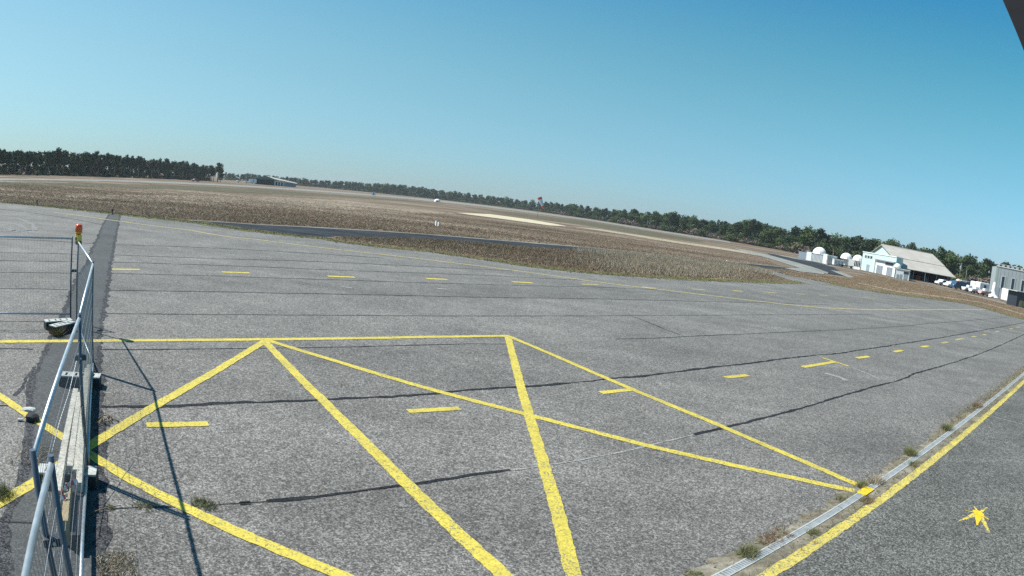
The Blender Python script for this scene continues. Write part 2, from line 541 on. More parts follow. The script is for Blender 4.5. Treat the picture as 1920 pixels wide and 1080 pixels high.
# runway far off, sand strip, pale mown band, branch taxiways, road before the buildings
sheet("runway", px([(-60, 333.5), (0, 334.5), (200, 337), (300, 340.3), (400, 344.2), (480, 349), (600, 356.8), (700, 364.5), (800, 373), (900, 384), (1000, 397), (1100, 410.5), (1200, 426.5), (1290, 440.5), (1369, 453), (1369, 455.6),
                     (1290, 443.5), (1200, 429.3), (1100, 413), (1000, 400), (900, 387), (800, 376.5), (700, 367.5), (600, 360), (480, 352), (400, 347.5), (300, 343.5), (200, 340), (0, 338), (-60, 337)]), .0, "pale_runway")
sheet("sand_strip", px([(855, 398.8), (920, 401.5), (990, 411), (1040, 419.5), (1064, 424.5), (1030, 422.6), (990, 417), (920, 407.5), (880, 402.5)]), .004, "sand", ragged=.2, step=4)
sheet("mown_band", px([(1064, 424), (1125, 429.5), (1225, 445), (1275, 453), (1350, 463.5), (1434, 477), (1504, 503), (1434, 481.5), (1350, 467.5), (1275, 457), (1225, 449), (1125, 432.5)]), .004, "pale_grass", ragged=.3, step=4)
sheet("branch_shoulder", px([(1369, 463.5), (1400, 469.5), (1440, 477.5), (1480, 488.5), (1520, 499.5), (1540, 506), (1550, 511.5), (1543, 514), (1500, 509), (1470, 503), (1500, 503), (1440, 484), (1400, 473)]), .012, "shoulder")
sheet("branch_taxiway", px([(1440, 475), (1452, 476.5), (1480, 483.5), (1530, 492), (1560, 500), (1592, 518.5), (1552, 513), (1540, 506), (1520, 499.5), (1480, 488.5), (1445, 478.5)]), .016, "taxiway_asphalt")
sheet("branch_kerb", px([(1531, 504), (1545, 508), (1553, 511), (1551, 514), (1543, 510.5), (1527, 505)]), .02, "pale_runway")
sheet("wedge_shoulder", px([(1557, 506.5), (1575, 509), (1602, 520), (1590, 520.5), (1570, 512)]), .018, "shoulder")
sheet("straw_grass_band", px([(-40, 360), (120, 364), (260, 365), (400, 367), (520, 369), (640, 375), (760, 387), (860, 400), (760, 399), (640, 391), (520, 387), (400, 383), (260, 377), (120, 370), (-40, 368)]), -.044, "straw_band", ragged=1.6, step=3)
sheet("olive_grass_band", px([(-40, 340), (0, 341), (200, 344), (400, 350), (480, 355), (600, 362.5), (700, 370), (860, 384), (700, 373.5), (600, 368), (480, 363), (400, 358), (200, 351), (0, 347), (-40, 346)]), -.040, "olive_band", ragged=3, step=6)
sheet("olive_grass_band", px([(860, 386), (1000, 403), (1100, 415), (1200, 431), (1280, 444), (1350, 455), (1300, 452), (1200, 439), (1100, 423), (1000, 409)]), -.040, "olive_band", ragged=2.5, step=5)
ribbon("access_road", px([(1440, 474), (1480, 482.5), (1540, 495), (1597, 507), (1655, 518.5), (1727, 533), (1797, 548), (1863, 563.5), (1940, 583)]), 3.2, .014, "shoulder", kind='structure', step=3, jit=.2, spline=True)

# beyond the drain on the right
drain_px = [(1340, 1085), (1421.5, 1040), (1547.4, 968), (1606.7, 931), (1662, 892), (1725, 848), (1758.5, 822), (1836, 757), (1918, 690)]
ybl = px([(1440, 1078), (1551, 1009.6), (1662, 931.9), (1747.4, 865.2), (1858.5, 768.9), (1920, 715.2)])
dv = (Vector(ybl[-1]) - Vector(ybl[0])).normalized(); dn = Vector((-dv.y, dv.x))
y_mid = sum((Vector(p) for p in ybl), Vector((0, 0))) / len(ybl)
dpp = [Vector(p) for p in px([(1421.5, 1046.7), (1547.4, 972.6), (1606.7, 935.6), (1662, 896.7), (1725, 857.8), (1758.5, 826.3), (1836, 767), (1918, 698.5)])]
d_off = sum((p - y_mid).dot(dn) for p in dpp) / len(dpp)
d_mid = y_mid + dn * d_off


def along(s, off=0.0):            # point s metres along the drain, off metres to its left
    p = d_mid + dv * s + dn * off; return (p.x, p.y)


sheet("apron_margin", [along(-14, 0), along(70, 0), along(70, -40), along(-14, -40)], .004, "apron_asphalt_margin")
ribbon("drain_bed", [along(-10, -.02), along(45, -.02)], .55, .0055, "dirt", kind='structure', step=.12, jit=.05, wander=.03, wvar=.12)

# the dark patch strip with its ravelled edges
patch_l = [(207, 399), (203, 404), (196, 417), (190, 428), (186, 439), (177, 458), (169, 475), (155.6, 503), (147, 518), (139, 533), (128, 564), (118, 592), (112, 610), (97, 642), (80.5, 664), (70, 692), (62, 715), (60, 740), (56, 760), (48, 800), (40, 850), (34, 893), (25, 925), (6, 968), (2, 1000), (8, 1040), (14, 1090)]
patch_r = [(226, 399), (222, 422), (217, 444), (211, 478), (205.6, 511), (200, 544), (197, 567), (192, 594), (189, 617), (188, 650), (184, 667), (187, 718), (186, 757), (186, 815), (190, 854), (193, 893), (195, 971), (196, 1033), (199, 1090)]
sheet("patch_strip", px(patch_l) + px(patch_r)[::-1], .004, "patch_asphalt", ragged=.02, step=.3)
ribbon("patch_tar_edge", px(patch_r), .13, .009, "tar_worn", apron, jit=.05, step=.13, wander=.025, wvar=.2)
ribbon("patch_tar_edge", px(patch_l[:13]), .13, .009, "tar_worn", apron, jit=.05, step=.15, wander=.03, wvar=.2)
ribbon("patch_tar_edge", px(patch_l[12:18]), .1, .009, "tar_worn", apron, jit=.03, step=.1, wander=.04, wvar=.25)
ribbon("patch_tar_edge", px([(62, 700), (55, 735), (57, 760), (56, 790)]), .12, .0086, "tar_worn", apron, jit=.02, step=.14, wander=.01, wvar=.2)
ribbon("patch_tar_edge", px([(56, 790), (53, 830), (48, 868), (44, 900), (36, 925), (18, 955), (8, 985), (6, 1020), (10, 1060), (14, 1090)]), .17, .0095, "tar_worn", apron, jit=.03, step=.13, wander=.01, wvar=.18)
ribbon("branching_crack", px([(66, 688), (54, 702), (48, 712), (42, 728), (28, 742)]), .055, .0104, "tar_worn", apron, jit=.012, step=.09, wander=.01, wvar=.2)
ribbon("branching_crack", px([(100, 640), (84, 662), (76, 682), (68, 700)]), .05, .0112, "tar_worn", apron, jit=.012, step=.1, wander=.01, wvar=.2)
ribbon("branching_crack", px([(187, 765), (192, 790), (200, 800), (206, 780)]), .03, .0098, "tar_worn", apron, jit=.01, step=.06, wander=.01, wvar=.2)

# ------------------------------------------------------------------ paving seams
seams = {
    'seam_main': ([(190, 762.5), (250, 761.8), (309.6, 760.6), (400, 757.6), (504, 754), (588, 750), (700, 745), (799, 739), (855, 734.3), (965, 726.3), (1119, 712), (1225, 702.5), (1350, 687.5), (1425, 678.5), (1475, 672), (1580, 662), (1609, 657), (1675, 647.2), (1762.5, 633.6), (1850, 617.7), (1920, 605.3), (1950, 600)], .10, "tar"),
    'seam_low': ([(500, 941), (560, 936), (633.6, 927), (720, 916), (795.6, 906), (880, 893), (958, 882)], .058, "tar"),
    'seam_low_right': ([(1300, 815), (1340, 807), (1400, 792.5), (1455, 778), (1500, 766.5), (1565.6, 746), (1631, 727), (1697, 709.5), (1715, 700), (1762.5, 687.7), (1828, 667), (1875, 648), (1920, 627), (1950, 615)], .075, "tar"),
    'seam_low_gap': ([(958, 882), (1055.4, 867.7), (1140, 852), (1217.5, 835.3), (1305, 814.2)], .035, "pale_mark"),
    'seam_weed': ([(196, 955), (260, 951), (345, 950), (449, 943.8), (500, 941)], .02, "tar_worn"),
    'seam_weed_dash': ([(449, 943.8), (470, 943)], .06, "tar"),
    'seam_c': ([(187, 655.8), (250, 655.8), (320, 655), (430, 653.8), (560, 652.2), (655, 650.5), (760, 648), (800, 647), (877.5, 644.5), (950, 645)], .04, "tar"),
    'seam_c_right': ([(1155, 636), (1230, 634), (1312, 629.8), (1420, 625), (1500, 621.8), (1575, 618.8), (1697, 611.5), (1740, 606.6), (1784, 603.6), (1835, 599.5), (1889, 595.8)], .06, "tar_worn"),
    'seam_d': ([(197, 588), (330, 589.2), (480, 590), (655, 591.3), (827.5, 592.5), (965, 592.5), (1115, 592.5), (1225, 591.3), (1400, 590.6), (1525, 589.8), (1640, 589)], .055, "tar_worn"),
    'seam_e': ([(202.5, 544.5), (430, 547.5), (655, 552), (815, 555.5), (940, 558), (1115, 560), (1300, 565), (1450, 568), (1560, 572)], .075, "tar_worn"),
    'seam_f': ([(211, 512.5), (405, 517.5), (655, 525.5), (815, 531), (1015, 536), (1115, 538), (1250, 544)], .09, "tar_worn"),
    'seam_g': ([(212, 491.5), (405, 497.5), (660, 507.5), (900, 516), (1100, 526)], .10, "tar_worn"),
    'seam_h': ([(214, 478), (400, 485), (550, 489), (700, 495), (960, 508)], .11, "tar_worn"),
    'seam_i': ([(218, 459), (330, 462), (460, 468), (600, 476), (720, 484)], .12, "tar_worn"),
    'seam_l_f': ([(-20, 510.5), (60, 511), (136, 512.5)], .08, "tar_worn"),
    'seam_l_e': ([(-20, 540.8), (60, 541.5), (128, 543)], .06, "tar_worn"),
    'seam_l_d': ([(-20, 587), (40, 587), (113, 587)], .05, "tar_worn"),
    'seam_l_c2': ([(-20, 619.5), (40, 619.3), (100, 619)], .025, "tar_worn"),
    'seam_l_c': ([(-20, 653.8), (20, 654), (62, 655)], .04, "tar"),
    'seam_l_g': ([(-20, 488.5), (60, 489.5), (140, 491)], .09, "tar_worn"),
    'seam_l_h': ([(-20, 473.5), (60, 474.5), (150, 477)], .09, "tar_worn"),
    'seam_l_i': ([(-20, 447), (100, 452), (178, 457)], .1, "tar_worn"),
    'seam_l_j': ([(-20, 390), (60, 399), (140, 411), (190, 421)], .12, "tar_worn"),
    'seam_l_a': ([(-20, 760), (10, 760.3), (40, 761)], .035, "tar"),
    'seam_l_b': ([(2, 979.5), (36, 980), (74, 981)], .03, "tar"),
    'oblique': ([(1184, 593), (1210, 602), (1247, 617.5), (1275, 628)], .05, "tar_worn"),
}
for k_, (pp, wd_, mt) in seams.items():
    ribbon("seam_crack", px(pp), wd_, .0105 if mt != "pale_mark" else .0102, mt, apron, jit=wd_ * .24, step=.17, wander=wd_ * .2, wvar=.24)

# ------------------------------------------------------------------ painted lines
Z1 = .0145


def pline(pp, wdt, mat="yellow_paint", z=Z1, jit=.009, step=.09, name="painted_line", spline=False):
    return ribbon(name, px(pp), wdt, z, mat, apron, jit=jit, step=step, spline=spline)


pline([(-20, 641), (100, 640), (245, 638.6), (500, 636.5), (640, 635), (800, 632.2), (955, 629.8)], .21, z=.0160)
pline([(495, 639), (583.5, 730), (604.6, 750), (685.6, 830.5), (786.5, 931), (942, 1076.8), (960, 1094)], .185)
pline([(952, 630), (977.7, 730), (992, 778.6), (1020, 872.6), (1046, 963.3), (1075, 1078), (1079, 1094)], .18, z=.0150)
pline([(502, 638.5), (640, 680.5), (732.5, 708.8), (825, 735), (940, 765), (992, 778.6), (1097.6, 806), (1211, 835.3), (1331, 862.9), (1400, 878.4), (1488, 896.7), (1602, 921)], .17, z=.0155)
pline([(952, 630), (1027.5, 661.8), (1115, 700), (1187.5, 731.3), (1260, 761.3), (1330, 790), (1488, 857.8), (1609, 910)], .17, z=.0165)
pline([(497, 640), (400, 699), (304, 754), (240, 792.5), (180, 829), (120, 868), (65, 905), (0, 943), (-30, 960)], .19, z=.0170)
pline([(-25, 728), (0, 743), (45, 774), (115, 818), (180, 860), (260, 908), (345, 951), (450, 1000), (560, 1046), (640, 1080), (680, 1096)], .16, z=.0175)
# right-hand edge line by the drain
ribbon("painted_line", [tuple((y_mid + dv * s_)[:]) for s_ in np.arange(-10, 40, 2.0)], .165, .0162, "yellow_paint_worn", apron, jit=.012, step=.1)
# long taxi line
pline([(100, 398.5), (150, 404.5), (195, 411), (225, 415), (275, 422), (350, 431)], .28, "yellow_paint_faded", step=1)
pline([(350, 431), (425, 443.5), (480, 449), (525, 455), (625, 467), (750, 481), (875, 496), (900, 499), (1000, 512), (1125, 529.5), (1225, 541.5), (1275, 547.5), (1350, 556.5), (1475, 571), (1520, 575), (1565, 578.2), (1653, 581), (1762, 580.6), (1848, 580.2)], .30, "yellow_paint_faded", step=.6, spline=True)
pline([(1848, 580.2), (1862, 584)], .25, "yellow_paint_faded")
pline([(1896, 594.5), (1935, 606)], .25, "pale_mark")
# dashes
for a, b, wd_, mt in [((210, 505), (262, 505.6), .26, 0), ((416, 510.3), (468, 512), .3, 0), ((614, 518), (665, 520), .3, 0), ((799, 522.4), (839, 524.2), .32, 0), ((960, 528.5), (999, 530.8), .32, 0), ((1090, 533), (1122, 534.6), .3, 1),
                      ((1205, 538.5), (1230, 540.5), .3, 1), ((1297, 542), (1320, 543.6), .3, 1), ((1374, 545), (1392, 546.6), .34, 0), ((1430, 547.5), (1456, 549.4), .3, 1), ((1493, 551), (1511, 552.4), .3, 1), ((1535, 553.3), (1553, 554.8), .28, 1),
                      ((1612, 557.3), (1642, 560.3), .28, 1), ((1690, 560.8), (1708, 562.6), .28, 2), ((1752, 565), (1796, 569), .26, 2),
                      ((274.5, 797.3), (390.5, 795), .185, 0), ((764.5, 771.4), (862, 766), .18, 0), ((1126, 736.8), (1187, 730.4), .18, 0), ((1360, 708), (1402, 703.8), .2, 0), ((1504.5, 688.5), (1566, 678.5), .2, 0),
                      ((1606, 671.6), (1629, 668.6), .22, 0), ((1676, 660), (1692, 657), .22, 0), ((1728, 650.8), (1741, 648.6), .22, 0), ((1766, 643.5), (1777, 641.5), .22, 1), ((1792, 637.2), (1806, 635), .24, 1), ((1822, 632), (1830, 630.6), .22, 1),
                      ((1843, 628.2), (1849, 627.2), .22, 1), ((1866, 622), (1874, 621), .22, 1), ((1893, 617.2), (1899, 616.2), .22, 1), ((1906, 614), (1912, 613), .2, 1)]:
    pline([a, b], wd_, ("yellow_paint", "yellow_paint_faded", "pale_mark")[mt], name="painted_dash", z=.0158, jit=.006, step=.15)
pline([(1541, 671), (1565, 678.3), (1591, 687)], .14, "yellow_paint", name="painted_cross_stroke", z=.0172)
pline([(1875, 617.6), (1908, 624)], .12, "yellow_paint_faded", name="painted_cross_stroke", z=.0172)
pline([(1800, 634), (1822, 641)], .1, "pale_mark", name="painted_cross_stroke", z=.0172)
for pp, wd_ in [([(1548, 700), (1570, 706), (1588, 714)], .22), ([(1598, 690), (1625, 700), (1650, 712)], .09), ([(1683, 696), (1738, 712)], .045), ([(1640, 655), (1668, 658)], .05), ([(1625, 632), (1660, 645)], .04),
                ([(820, 541), (839, 543)], .25), ([(1190, 550), (1235, 552)], .12), ([(690, 497), (740, 502)], .3), ([(640, 538), (660, 540)], .12)]:
    ribbon("scuff_mark", px(pp), wd_, .0135, "pale_mark", apron, jit=.03, step=.15, wvar=.15)
# pale swirls of tyre marks on the left
for pp in [[(-10, 418), (25, 420), (48, 428), (62, 437)], [(-10, 428), (15, 429), (30, 436)], [(-20, 434), (40, 432.5), (130, 432), (185, 432.5)], [(-10, 405), (30, 409), (58, 420), (66, 432)]]:
    ribbon("tyre_mark", px(pp), .3, .0125, "faint_mark", apron, jit=.08, step=.4, wvar=.2, spline=True)

# paint splash on the right
splash = MB()
cx_, cy_ = G(1835, 963)
for k in range(1):
    n_ = 26; pts = []
    for j in range(n_):
        a = 2 * math.pi * j / n_; rr = .125 * random.uniform(.8, 1.15); pts.append((cx_ + rr * math.cos(a) * .75, cy_ + rr * math.sin(a) * 1.1, .010))
    splash.poly(pts)
spl = splash.build("paint_splash", "fresh_yellow", apron)
spl_c = Vector((cx_, cy_))
for ia_, (tgt, w0) in enumerate([((1799, 977), .10), ((1808, 957), .04), ((1855, 999), .10), ((1832, 985), .12), ((1854, 975), .06), ((1851, 952), .06), ((1826, 950), .06)]):
    b_ = Vector(G(*tgt)); q_ = spl_c + (b_ - spl_c).normalized() * .05; Q = [q_.lerp(b_, i / 6) for i in range(7)]; za = .0062 + .0004 * ia_
    V = []
    for i, p in enumerate(Q):
        d = (b_ - spl_c).normalized(); nr = Vector((-d.y, d.x)); ww = w0 * (1 - .75 * i / 6) * random.uniform(.6, 1.2)
        V += [(*(p + nr * ww / 1.4 + nr * random.uniform(-.01, .01)), za), (*(p - nr * ww / 1.4), za)]
    link("paint_splash_arm", mesh_np("paint_splash_arm", V, [(2 * i, 2 * i + 1, 2 * i + 3, 2 * i + 2) for i in range(6)]), "fresh_yellow" if w0 > .11 else "splat_yellow", apron)

# ------------------------------------------------------------------ drain with its gratings
drain = bpy.data.objects.new("drain_channel", None); COL.objects.link(drain); drain['kind'] = 'structure'
drain.location = (d_mid.x, d_mid.y, 0); drain.rotation_euler = (0, 0, math.atan2(dv.y, dv.x))
fr = MB()
for sgn in (-1, 1): fr.box(-10, 45, sgn * .058 - .007, sgn * .058 + .007, .004, .014)
fr.build("channel_frame", "concrete_pale", drain)
gme = MB()
for sgn in (-1, 1): gme.box(0.006, .994, sgn * .046 - .005, sgn * .046 + .005, .006, .0145)
for i in range(20): gme.box(.01 + i * .049, .01 + i * .049 + .034, -.041, .041, .007, .0135)
g0 = gme.build("drain_grating", "grating_steel", drain); g0.location = (-9, 0, 0)
yx = (Vector(G(1627, 924)) - d_mid).dot(dv)
for i in range(1, 50):
    c = g0.copy(); COL.objects.link(c); c.location = (-9 + i, 0, random.uniform(-.002, .002)); c.rotation_euler = (0, 0, random.uniform(-.004, .004))
yg = MB().box(yx - .2, yx + .2, -.085, .085, .015, .022, bevel=.003).build("painted_cover", "fresh_yellow", drain)
yg['label'] = "bright yellow painted cover over the drain"

# ================================================================== GRASS, WEEDS
def in_poly(P, poly):
    P = np.asarray(P); x, y = P[:, 0], P[:, 1]; inside = np.zeros(len(P), bool); n_ = len(poly); j = n_ - 1
    for i in range(n_):
        xi, yi = poly[i]; xj, yj = poly[j]
        cnd = ((yi > y) != (yj > y)) & (x < (xj - xi) * (y - yi) / (yj - yi + 1e-12) + xi)
        inside ^= cnd; j = i
    return inside


def tufts(P, hgt, wid, nb, mats_n, spread=.5, weights=None, z0=0.0):
    """nb leaning blades at every point, as triangles"""
    n_ = len(P); N = n_ * nb
    base = np.repeat(np.asarray(P), nb, 0) + rng.normal(0, 1, (N, 2)) * np.repeat(wid, nb)[:, None] * .6
    h_ = np.repeat(hgt, nb) * rng.uniform(.55, 1.15, N); w_ = np.repeat(wid, nb) * rng.uniform(.3, .7, N)
    a = rng.uniform(0, 2 * np.pi, N); lean = rng.normal(0, spread, (N, 2)) * h_[:, None]
    dx, dy = np.cos(a) * w_ / 2, np.sin(a) * w_ / 2
    V = np.zeros((N, 3, 3))
    V[:, 0, 0] = base[:, 0] - dx; V[:, 0, 1] = base[:, 1] - dy; V[:, 1, 0] = base[:, 0] + dx; V[:, 1, 1] = base[:, 1] + dy
    V[:, 2, 0] = base[:, 0] + lean[:, 0]; V[:, 2, 1] = base[:, 1] + lean[:, 1]; V[:, 2, 2] = h_
    V[:, :, 2] += z0
    mi = rng.choice(mats_n, N, p=weights)
    return V.reshape(-1, 3), np.arange(3 * N).reshape(-1, 3), mi


roads = [px([(325, 412), (600, 446)]) + island_up[1:12] + px([(1500, 507), (1547, 514)]) + taxi_up[::-1][:-1]]
isl_poly = island_up + edge_isl_low[::-1][1:]
# island
bb = np.array(isl_poly); P = rng.uniform(bb.min(0), bb.max(0), (60000, 2)); P = P[in_poly(P, isl_poly)]
lowe = np.array(edge_isl_low); rd = []
def dist_line(P, line):
    L_ = np.array(line); best = np.full(len(P), 1e9)
    for a, b in zip(L_, L_[1:]):
        ab = b - a; t_ = np.clip(((P - a) @ ab) / (ab @ ab), 0, 1); best = np.minimum(best, np.hypot(*(P - a - t_[:, None] * ab).T))
    return best
dd = dist_line(P, edge_isl_low); du = dist_line(P, island_up)
azp = np.degrees(np.arctan2(P[:, 0], P[:, 1]))
tall = np.clip((azp - 4) / 6, 0, 1) * np.clip((21.5 - azp) / 3, 0, 1)
keep = (dd > .9) & (du > .3)
P, tall, dd = P[keep], tall[keep], dd[keep]
hh = (.16 + .34 * tall) * np.clip(dd / 3, .35, 1)
V, F, mi = tufts(P, hh, np.full(len(P), .065), 8, 3, .35, (.4, .15, .45))
straw = rng.uniform(0, 1, len(mi)) < np.repeat(tall * .45, 8)
mi[straw] = 1
link("island_grass_blades", mesh_np("g", V, F, mi), ["blade_dry", "blade_straw", "blade_russet"], kind='stuff', label="dry brown and straw coloured grass standing on the island beside the taxiway", cat="grass")
# tall straw fringe in front of the taxiway
fr_line = px([(1095, 474), (1150, 479), (1210, 485), (1290, 492), (1370, 501), (1430, 511)])
pts = []
for a, b in zip(fr_line, fr_line[1:]):
    for _ in range(480):
        t_ = random.random(); pts.append((a[0] + (b[0] - a[0]) * t_ + random.gauss(0, 1.0), a[1] + (b[1] - a[1]) * t_ - abs(random.gauss(0, 2.2))))
P = np.array(pts); P = P[in_poly(P, isl_poly)]
V, F, mi = tufts(P, np.full(len(P), .6), np.full(len(P), .05), 7, 2, .16, (.25, .75))
link("tall_straw_grass", mesh_np("g", V, F, mi), ["blade_dry", "blade_straw"], kind='stuff', label="tall pale straw grass along the taxiway edge", cat="grass")
# main field
def sector(n_, a0, a1, d0, d1, p=1.0):
    a = np.radians(rng.uniform(a0, a1, n_)); u = rng.uniform(0, 1, n_) ** p
    d = d0 * (d1 / d0) ** u
    return np.stack([d * np.sin(a), d * np.cos(a)], 1), d
apron_poly = edge_far + px([(607, 443), (700, 445), (900, 456), (1100, 471), (1300, 488), (1400, 497), (1445, 506), (1480, 518)]) + edge_right + [(70, 30), (60, -40), (-60, -40), (-75, 40)]
P, d = sector(110000, -50, 27, 50, 170)
sel_ = rng.uniform(0, 1, len(d)) > np.clip((d - 60) / 110, 0, 1); P, d = P[sel_], d[sel_]
bad = in_poly(P, apron_poly) | in_poly(P, roads[0]) | (dist_line(P, taxi_up) < .9) | (dist_line(P, px([(-60, 335), (0, 336), (200, 338.5), (400, 346), (480, 350.5), (600, 358.5), (800, 375)])) < 6) | (dist_line(P, px([(800, 375), (900, 385.5), (1000, 398.5), (1100, 412), (1200, 428), (1290, 442), (1369, 454)])) < 6)
bad |= in_poly(P, px([(855, 397), (920, 400), (990, 409), (1064, 423), (1030, 424), (990, 419), (920, 409), (880, 404)]))
bad |= (dist_line(P, px([(1440, 474), (1480, 482.5), (1540, 495), (1597, 507)])) < 6) | in_poly(P, px([(1369, 463), (1440, 476), (1480, 482), (1560, 497), (1600, 520), (1540, 516), (1470, 505), (1440, 486)]))
P, d = P[~bad], d[~bad]
V, F, mi = tufts(P, .05 + .16 * np.exp(-(d - 48) / 30) * rng.uniform(.4, 1.2, len(P)), .04 + .0006 * d, 6, 3, .9, (.72, .1, .18))
link("field_grass_blades", mesh_np("g", V, F, mi), ["blade_dry", "blade_straw", "blade_russet"], kind='stuff', label="dry brown grass of the airfield between apron and runway", cat="grass")
# verges and right field
pts = []
def scatter_line(line, n_, s_):
    out = []; line = [Vector(p) for p in line]; L_ = [(b - a).length for a, b in zip(line, line[1:])]; T = sum(L_)
    for (a, b), l_ in zip(zip(line, line[1:]), L_):
        for _ in range(int(n_ * l_ / T)):
            p = a.lerp(b, random.random()); out.append((p.x + random.gauss(0, s_), p.y + random.gauss(0, s_)))
    return out
pts = scatter_line(edge_isl_low, 3500, .4) + scatter_line(edge_far[1:], 4000, .45) + scatter_line(edge_right[:-1], 3500, .5)
P = np.array(pts); V, F, mi = tufts(P, np.full(len(P), .08), np.full(len(P), .05), 7, 2, .8, (.55, .45))
link("verge_grass_blades", mesh_np("g", V, F, mi), ["blade_green", "blade_dry"], kind='stuff', label="short green and yellow grass along the edges of the asphalt", cat="grass")
rf = right_up + px([(1640, 512), (1700, 523), (1760, 538), (1810, 552), (1863, 564), (1925, 579)]) + edge_right[::-1][1:]
bb = np.array(rf); P = rng.uniform(bb.min(0), bb.max(0), (26000, 2)); P = P[in_poly(P, rf)]
V, F, mi = tufts(P, np.full(len(P), .09), np.full(len(P), .12), 3, 2, .9, (.6, .4))
link("right_field_grass_blades", mesh_np("g", V, F, mi), ["blade_russet", "blade_dry"], kind='stuff', label="reddish brown grass between the apron and the hangars", cat="grass")


def weed(pxy, label, r=.14, h=.12, n_=60, mats=("blade_green", "blade_dry"), wts=(.75, .25), name="weed_clump", cat="weed", ell=1.6, rot=0.0, bw=.012):
    c = G(*pxy); r *= .85; h *= .8
    P = np.clip(rng.normal(0, 1, (n_, 2)), -1.5, 1.5) * [r * ell * .45, r * .45]
    ca, sa = math.cos(rot), math.sin(rot); P = P @ np.array([[ca, sa], [-sa, ca]])
    V, F, mi = tufts(P, np.full(n_, h), np.full(n_, bw), 4, 2, .7, wts)
    return link(name, mesh_np(name, V, F, mi), list(mats), label=label, cat=cat, loc=(c[0], c[1], .004))


dang = math.atan2(dv.y, dv.x)
weed((273, 951), "small green weed in the seam crack just right of the fence shadow", .14, .06, 60)
weed((385, 948), "bushy green weed in the seam crack just below the yellow line crossing", .15, .09, 90)
weed((207, 953), "flat yellowish weed beside the dark patch near the fence", .08, .04, 30)
weed((4, 930), "bright green weed at the left edge beside the yellow line", .2, .2, 110, ell=1.0)
weed((108, 630), "dry brown weed growing against the end of the fence foot block", .16, .28, 120, mats=("blade_russet", "blade_green"), wts=(.65, .35), ell=1.2)
weed((1404, 1040), "round bright green weed left of the drain near the bottom edge", .15, .14, 140, ell=1.3, rot=dang)
weed((1450, 1010), "wide dry russet weed patch left of the drain", .22, .08, 160, mats=("blade_russet", "blade_dry"), wts=(.7, .3), ell=2.0, rot=dang)
weed((1524, 1000), "small green weed between drain and yellow line", .1, .08, 60, ell=1.6, rot=dang)
weed((1300, 1078), "low green weed at the bottom edge of the view", .1, .06, 50)
weed((1615, 912), "green weed where the two yellow lines end at the drain", .13, .12, 80, ell=1.4, rot=dang)
weed((1643, 905), "tan dry weed above the yellow drain cover", .17, .14, 130, mats=("blade_straw", "blade_dry"), wts=(.5, .5), ell=1.5, rot=dang)
weed((1625, 940), "brown dead weed heap below the yellow drain cover", .15, .07, 120, mats=("blade_russet", "blade_dry"), wts=(.6, .4), ell=1.5, rot=dang)
weed((1577, 937), "thin green weed left of the drain before the yellow cover", .1, .06, 50, ell=1.6, rot=dang)
weed((1706, 853), "tall olive weed half way along the drain", .17, .2, 150, ell=1.3, rot=dang)
weed((1712, 872), "low green weed right of the drain beside the tall olive one", .12, .1, 60, ell=1.6, rot=dang)
weed((1775, 806), "olive green weed on the left of the drain past the tall one", .17, .18, 150, ell=1.4, rot=dang)
weed((1655, 985), "sparse green weed on the dirt right of the drain", .08, .05, 30, ell=1.6, rot=dang) if False else None
weed((1832, 763), "dry brown weed at the pale crossing joint of the drain", .2, .18, 150, mats=("blade_russet", "blade_dry"), wts=(.5, .5), ell=1.8, rot=dang)
pts = []
for _ in range(1500):
    s_ = random.uniform(-8, 30); pts.append(along(s_, random.choice((-.2, .17)) + random.gauss(0, .06)))
for _ in range(1700):
    s_ = random.uniform(yx + 5.5, yx + 34); pts.append(along(s_, .22 + random.gauss(0, .12)))
P = np.array(pts)
V, F, mi = tufts(P, rng.uniform(.02, .12, len(P)), np.full(len(P), .02), 3, 3, .7, (.35, .35, .3))
link("drainside_weeds", mesh_np("g", V, F, mi), ["blade_green", "blade_dry", "blade_russet"], kind='stuff', label="sparse weeds and dead stalks along both sides of the drain", cat="weeds")
ribbon("cross_joint", [along(yx + 8.7, -.3), along(yx + 8.9, -3.5)], .05, .0162, "pale_mark", apron, jit=.01, step=.1)
ribbon("cross_joint", px([(1336 + 500, 765), (1850, 768), (1880, 778)]), .05, .0185, "pale_mark", apron, jit=.01, step=.1)
# dry mound by the fence
weed((218, 1062), "pale mat of dead straw beside the dark patch at the bottom left", .30, .035, 420, mats=("blade_straw", "blade_dry"), wts=(.55, .45), name="dead_straw_mat", cat="dead grass", ell=1.3, rot=2.2, bw=.018)

# ================================================================== TREES
def leafcloud(blobs, n_, size, flat=1.0, jitter=.18, down=.0):
    """small quads spread through the volume near the skin of the blobs"""
    blobs = np.array(blobs); wgt = blobs[:, 3] ** 2; idx = rng.choice(len(blobs), n_, p=wgt / wgt.sum())
    b = blobs[idx]; u = rng.normal(0, 1, (n_, 3)); u /= np.linalg.norm(u, axis=1)[:, None]
    r = b[:, 3] * (rng.uniform(.35, 1, n_) ** .5 + rng.normal(0, jitter, n_))
    c = b[:, :3] + u * r[:, None] * np.stack([np.ones(n_), np.ones(n_), b[:, 4]], 1)
    nrm = u + rng.normal(0, .6, (n_, 3)); nrm /= np.linalg.norm(nrm, axis=1)[:, None]
    t1 = np.cross(nrm, rng.normal(0, 1, (n_, 3))); t1 /= np.linalg.norm(t1, axis=1)[:, None]; t2 = np.cross(nrm, t1)
    s_ = size * rng.uniform(.55, 1.3, n_)[:, None]
    V = np.stack([c - t1 * s_, c - t2 * s_ * .6, c + t1 * s_, c + t2 * s_ * .6], 1)
    return V.reshape(-1, 3), np.arange(4 * n_).reshape(-1, 4)


